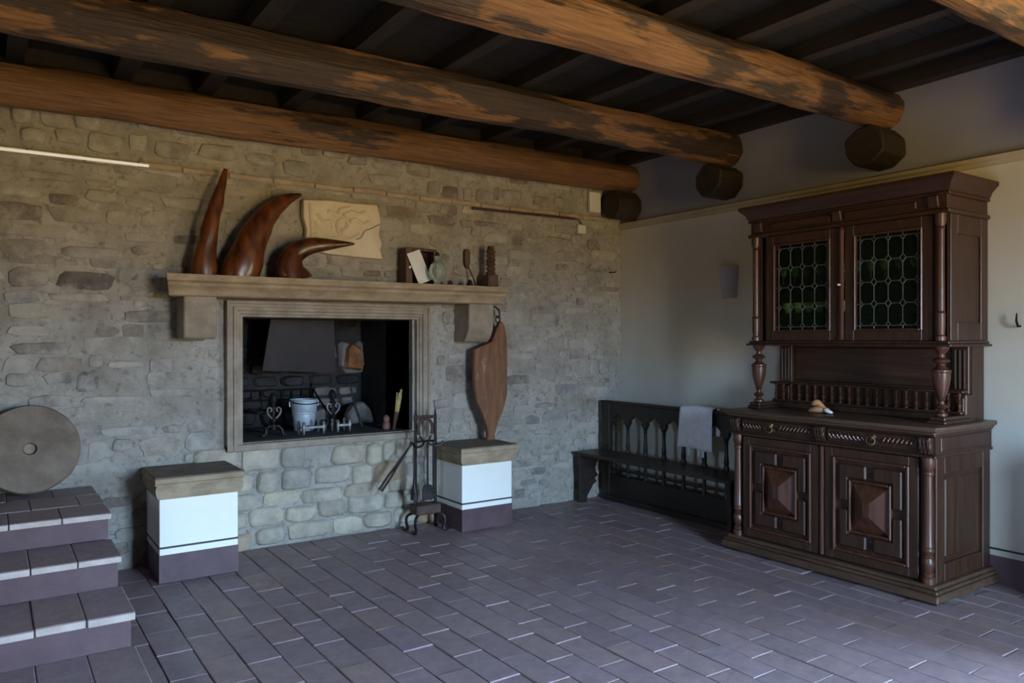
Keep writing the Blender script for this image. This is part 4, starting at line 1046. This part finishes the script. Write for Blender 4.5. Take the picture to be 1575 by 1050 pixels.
for (x0, x1) in ((-.50, -.05), (.05, .50)):
    B1('frieze_panel', 'walnut_flat', cb, UX + x0, UX + x1, UY - .028, UY - .01, 2.212, 2.258, .006)
for xc in (-.60, 0, .60):
    bm = BM(); prism(bm, [(UY - .012, 2.27), (UY - .045, 2.27), (UY - .04, 2.235), (UY - .028, 2.205), (UY - .012, 2.198)], 'x', UX + xc - .03, UX + xc + .03, .003); cbo('cornice_bracket', bm)
# glazed doors
for (x0, x1, knob) in ((-.553, .002, 0), (.040, .586, 1)):
    z0, z1 = 1.445, 2.168
    bm = BM(); wd = .062
    lframe(bm, x0, x1, z0, z1, wd, UY + .018, UY - .014, .004); gd = cbo('glazed_door', bm)
    bm = BM(); lframe(bm, x0 + wd - .002, x1 - wd + .002, z0 + wd - .002, z1 - wd + .002, .014, UY + .01, UY - .02, .005); cbo('glazing_bead', bm, 'walnut_red', gd)
    gx0, gx1, gz0, gz1 = x0 + wd + .01, x1 - wd - .01, z0 + wd + .01, z1 - wd - .01
    yl = UY + .004; bw = .022
    ix0, ix1, iz0, iz1 = gx0 + bw, gx1 - bw, gz0 + bw, gz1 - bw
    nc, nr = 4, 4; cw, rh = (ix1 - ix0) / nc, (iz1 - iz0) / nr; dx, dz = .019, .024
    bm = BM(); rl = .0032
    def ln(a, b_): tube(bm, [(a[0], yl, a[1]), (b_[0], yl, b_[1])], rl, 5)
    for c1, c2 in (((ix0, iz0), (ix1, iz0)), ((ix0, iz1), (ix1, iz1)), ((ix0, iz0), (ix0, iz1)), ((ix1, iz0), (ix1, iz1))): ln(c1, c2)
    for i in range(nc + 1):
        for j in range(nr + 1):
            X_, Z_ = ix0 + i * cw, iz0 + j * rh
            pts4 = [(X_ + dx, Z_), (X_, Z_ + dz), (X_ - dx, Z_), (X_, Z_ - dz)]
            for k in range(4):
                a, b_ = pts4[k], pts4[(k+1) % 4]
                if all(ix0 - .001 <= q_[0] <= ix1 + .001 and iz0 - .001 <= q_[1] <= iz1 + .001 for q_ in (a, b_)): ln(a, b_)
            if i < nc and 0 < j < nr: ln((X_ + dx, Z_), (X_ + cw - dx, Z_))
            if j < nr and 0 < i < nc: ln((X_, Z_ + dz), (X_, Z_ + rh - dz))
            if i in (0, nc): ln((ix0 if i == 0 else ix1, Z_), (gx0 if i == 0 else gx1, Z_))
            if j in (0, nr): ln((X_, iz0 if j == 0 else iz1), (X_, gz0 if j == 0 else gz1))
    cbo('lead_came', bm, 'lead', gd)
    proto = None
    for i in range(nc):
        for j in range(nr):
            if proto is None:
                bm = BM(); prism(bm, [(dx, 0), (cw - dx, 0), (cw, dz), (cw, rh - dz), (cw - dx, rh), (dx, rh), (0, rh - dz), (0, dz)], 'y', yl - .001, yl + .001)
                proto = cbo('pane', bm, 'green_pane', gd, 0); proto.location = (ix0, 0, iz0)
            else: inst(proto, 'pane', gd, (ix0 + i * cw, 0, iz0 + j * rh), (R(rnd.uniform(-.5, .5)), 0, R(rnd.uniform(-1, 1))))
    bm = BM()
    for i in range(nc + 1):
        for j in range(nr + 1):
            X_, Z_ = ix0 + i * cw, iz0 + j * rh
            P = [(min(max(a, ix0), ix1), min(max(b_, iz0), iz1)) for a, b_ in ((X_ + dx, Z_), (X_, Z_ + dz), (X_ - dx, Z_), (X_, Z_ - dz))]
            P = [p for k, p in enumerate(P) if p != P[k-1]]
            if len(P) >= 3: prism(bm, P, 'y', yl - .001, yl + .001)
    for a in ((gx0, gx1, gz0, iz0), (gx0, gx1, iz1, gz1), (gx0, ix0, iz0, iz1), (ix1, gx1, iz0, iz1)): box(bm, a[0], a[1], yl - .001, yl + .001, a[2], a[3])
    cbo('border_panes', bm, 'green_pane', gd, 0)
bm = BM(); lathe(bm, [(.016, 1.45), (.020, 1.46), (.015, 1.475), (.0145, 2.13), (.019, 2.145), (.012, 2.165)], UX + .025, UY - .016, 10); cs = cbo('centre_stile', bm, 'walnut_red')
bm = BM(); lathe(bm, [(.004, 0), (.004, .012), (.008, .018), (.007, .026), (.002, .029)], 0, 0, 10, mat=Matrix.Translation((UX + .025, UY - .028, 1.80)) @ Matrix.Rotation(R(90), 4, 'X')); cbo('door_knob', bm, 'shell_white')

# ---- glassware and cups behind the leaded panes
def cab_pt(lx, ly, z): return (ly, -2.56 - lx, z)
bm = BM(); lathe(bm, [(.024, 0), (.024, .003), (.005, .008), (.004, .05), (.012, .058), (.026, .075), (.030, .10), (.026, .125), (.0245, .125), (.028, .10), (.024, .077), (.003, .062)], 0, 0, 14)
gl0 = obj('wine_glass', bm, 'clear_glass', None, 50)
bm = BM(); lathe(bm, [(.020, 0), (.022, .004), (.018, .008), (.028, .022), (.034, .05), (.036, .07), (.034, .07), (.031, .045), (.022, .012)], 0, 0, 14)
cu0 = obj('tea_cup', bm, 'porcelain', None, 50)
first = {gl0: True, cu0: True}
def place(src, nm, lx, ly, z, lab, cat, grp):
    o = src if first[src] else src.copy()
    if not first[src]: C.objects.link(o)
    first[src] = False; o.location = cab_pt(lx, ly, z); tag(o, lab, cat, grp)
for k in range(6): place(cu0, 'tea_cup', UX - .46 + k * .082, -.40, 1.4445, 'yellowish cup on the cabinet floor behind the leaded glass', 'cup', 'cups on the cabinet floor')
for k in range(6): place(cu0, 'tea_cup', UX - .46 + k * .082, -.36, 1.6355, 'yellowish cup on the lower cabinet shelf behind the leaded glass', 'cup', 'cups on the lower cabinet shelf')
for k in range(12): place(gl0, 'wine_glass', UX - .50 + k * .092, -.36, 1.8305, 'small wine glass on the upper cabinet shelf behind the leaded glass', 'glass', 'wine glasses on the upper cabinet shelf')

# ---- shell on the counter
sh = thing('conch_shell', 'orange conch shell with a white lip on the sideboard counter', 'shell', (-.46, -2.40, .9725), 0)
bm = BM(); bmesh.ops.create_uvsphere(bm, u_segments=18, v_segments=12, radius=1)
for v_ in bm.verts:
    f = v_.co.y; v_.co = Vector((v_.co.x * .045, v_.co.y * .075, v_.co.z * .024 + .022)); v_.co.z += -.012 * f if f > 0 else 0; v_.co.z = max(v_.co.z, .001)
obj('body', bm, 'apricot_shell', sh, 60)
bm = BM(); tube(bm, bez([(-.01, .045, .05), (.0, .015, .066), (.0, -.02, .05), (.0, -.05, .032)], 12), [.004, .012, .018, .021, .022, .021, .019, .017, .015, .012, .010, .008, .005], 10); obj('spire', bm, 'apricot_shell', sh, 60)
bm = BM(); tube(bm, bez([(-.02, -.05, .03), (-.03, -.075, .022), (-.025, -.095, .014), (-.01, -.105, .010)], 10), [.006, .010, .013, .014, .014, .013, .012, .011, .010, .008, .005], 10); obj('lip', bm, 'shell_white', sh, 60)

# ---- stand-in chest out of view past the cabinet, added to shadow the plastered wall
chs = thing('shadow_chest', 'unseen dark chest added past the cabinet to shadow the plastered wall', 'chest', (0, -4.42, 0), -90)
B1('body', 'oak_black', chs, -.42, .42, -.42, -.03, .08, .88, .006)
B1('lid', 'oak_black', chs, -.45, .45, -.45, -.02, .88, .92, .008)
for xx in (-.38, .38):
    for yy in (-.38, -.07): B1('foot', 'oak_black', chs, xx - .035, xx + .035, yy - .03, yy + .03, 0, .08, .006)
for x0, x1 in ((-.36, -.02), (.02, .36)): B1('front_panel', 'walnut', chs, x0, x1, -.428, -.415, .18, .78, .006)
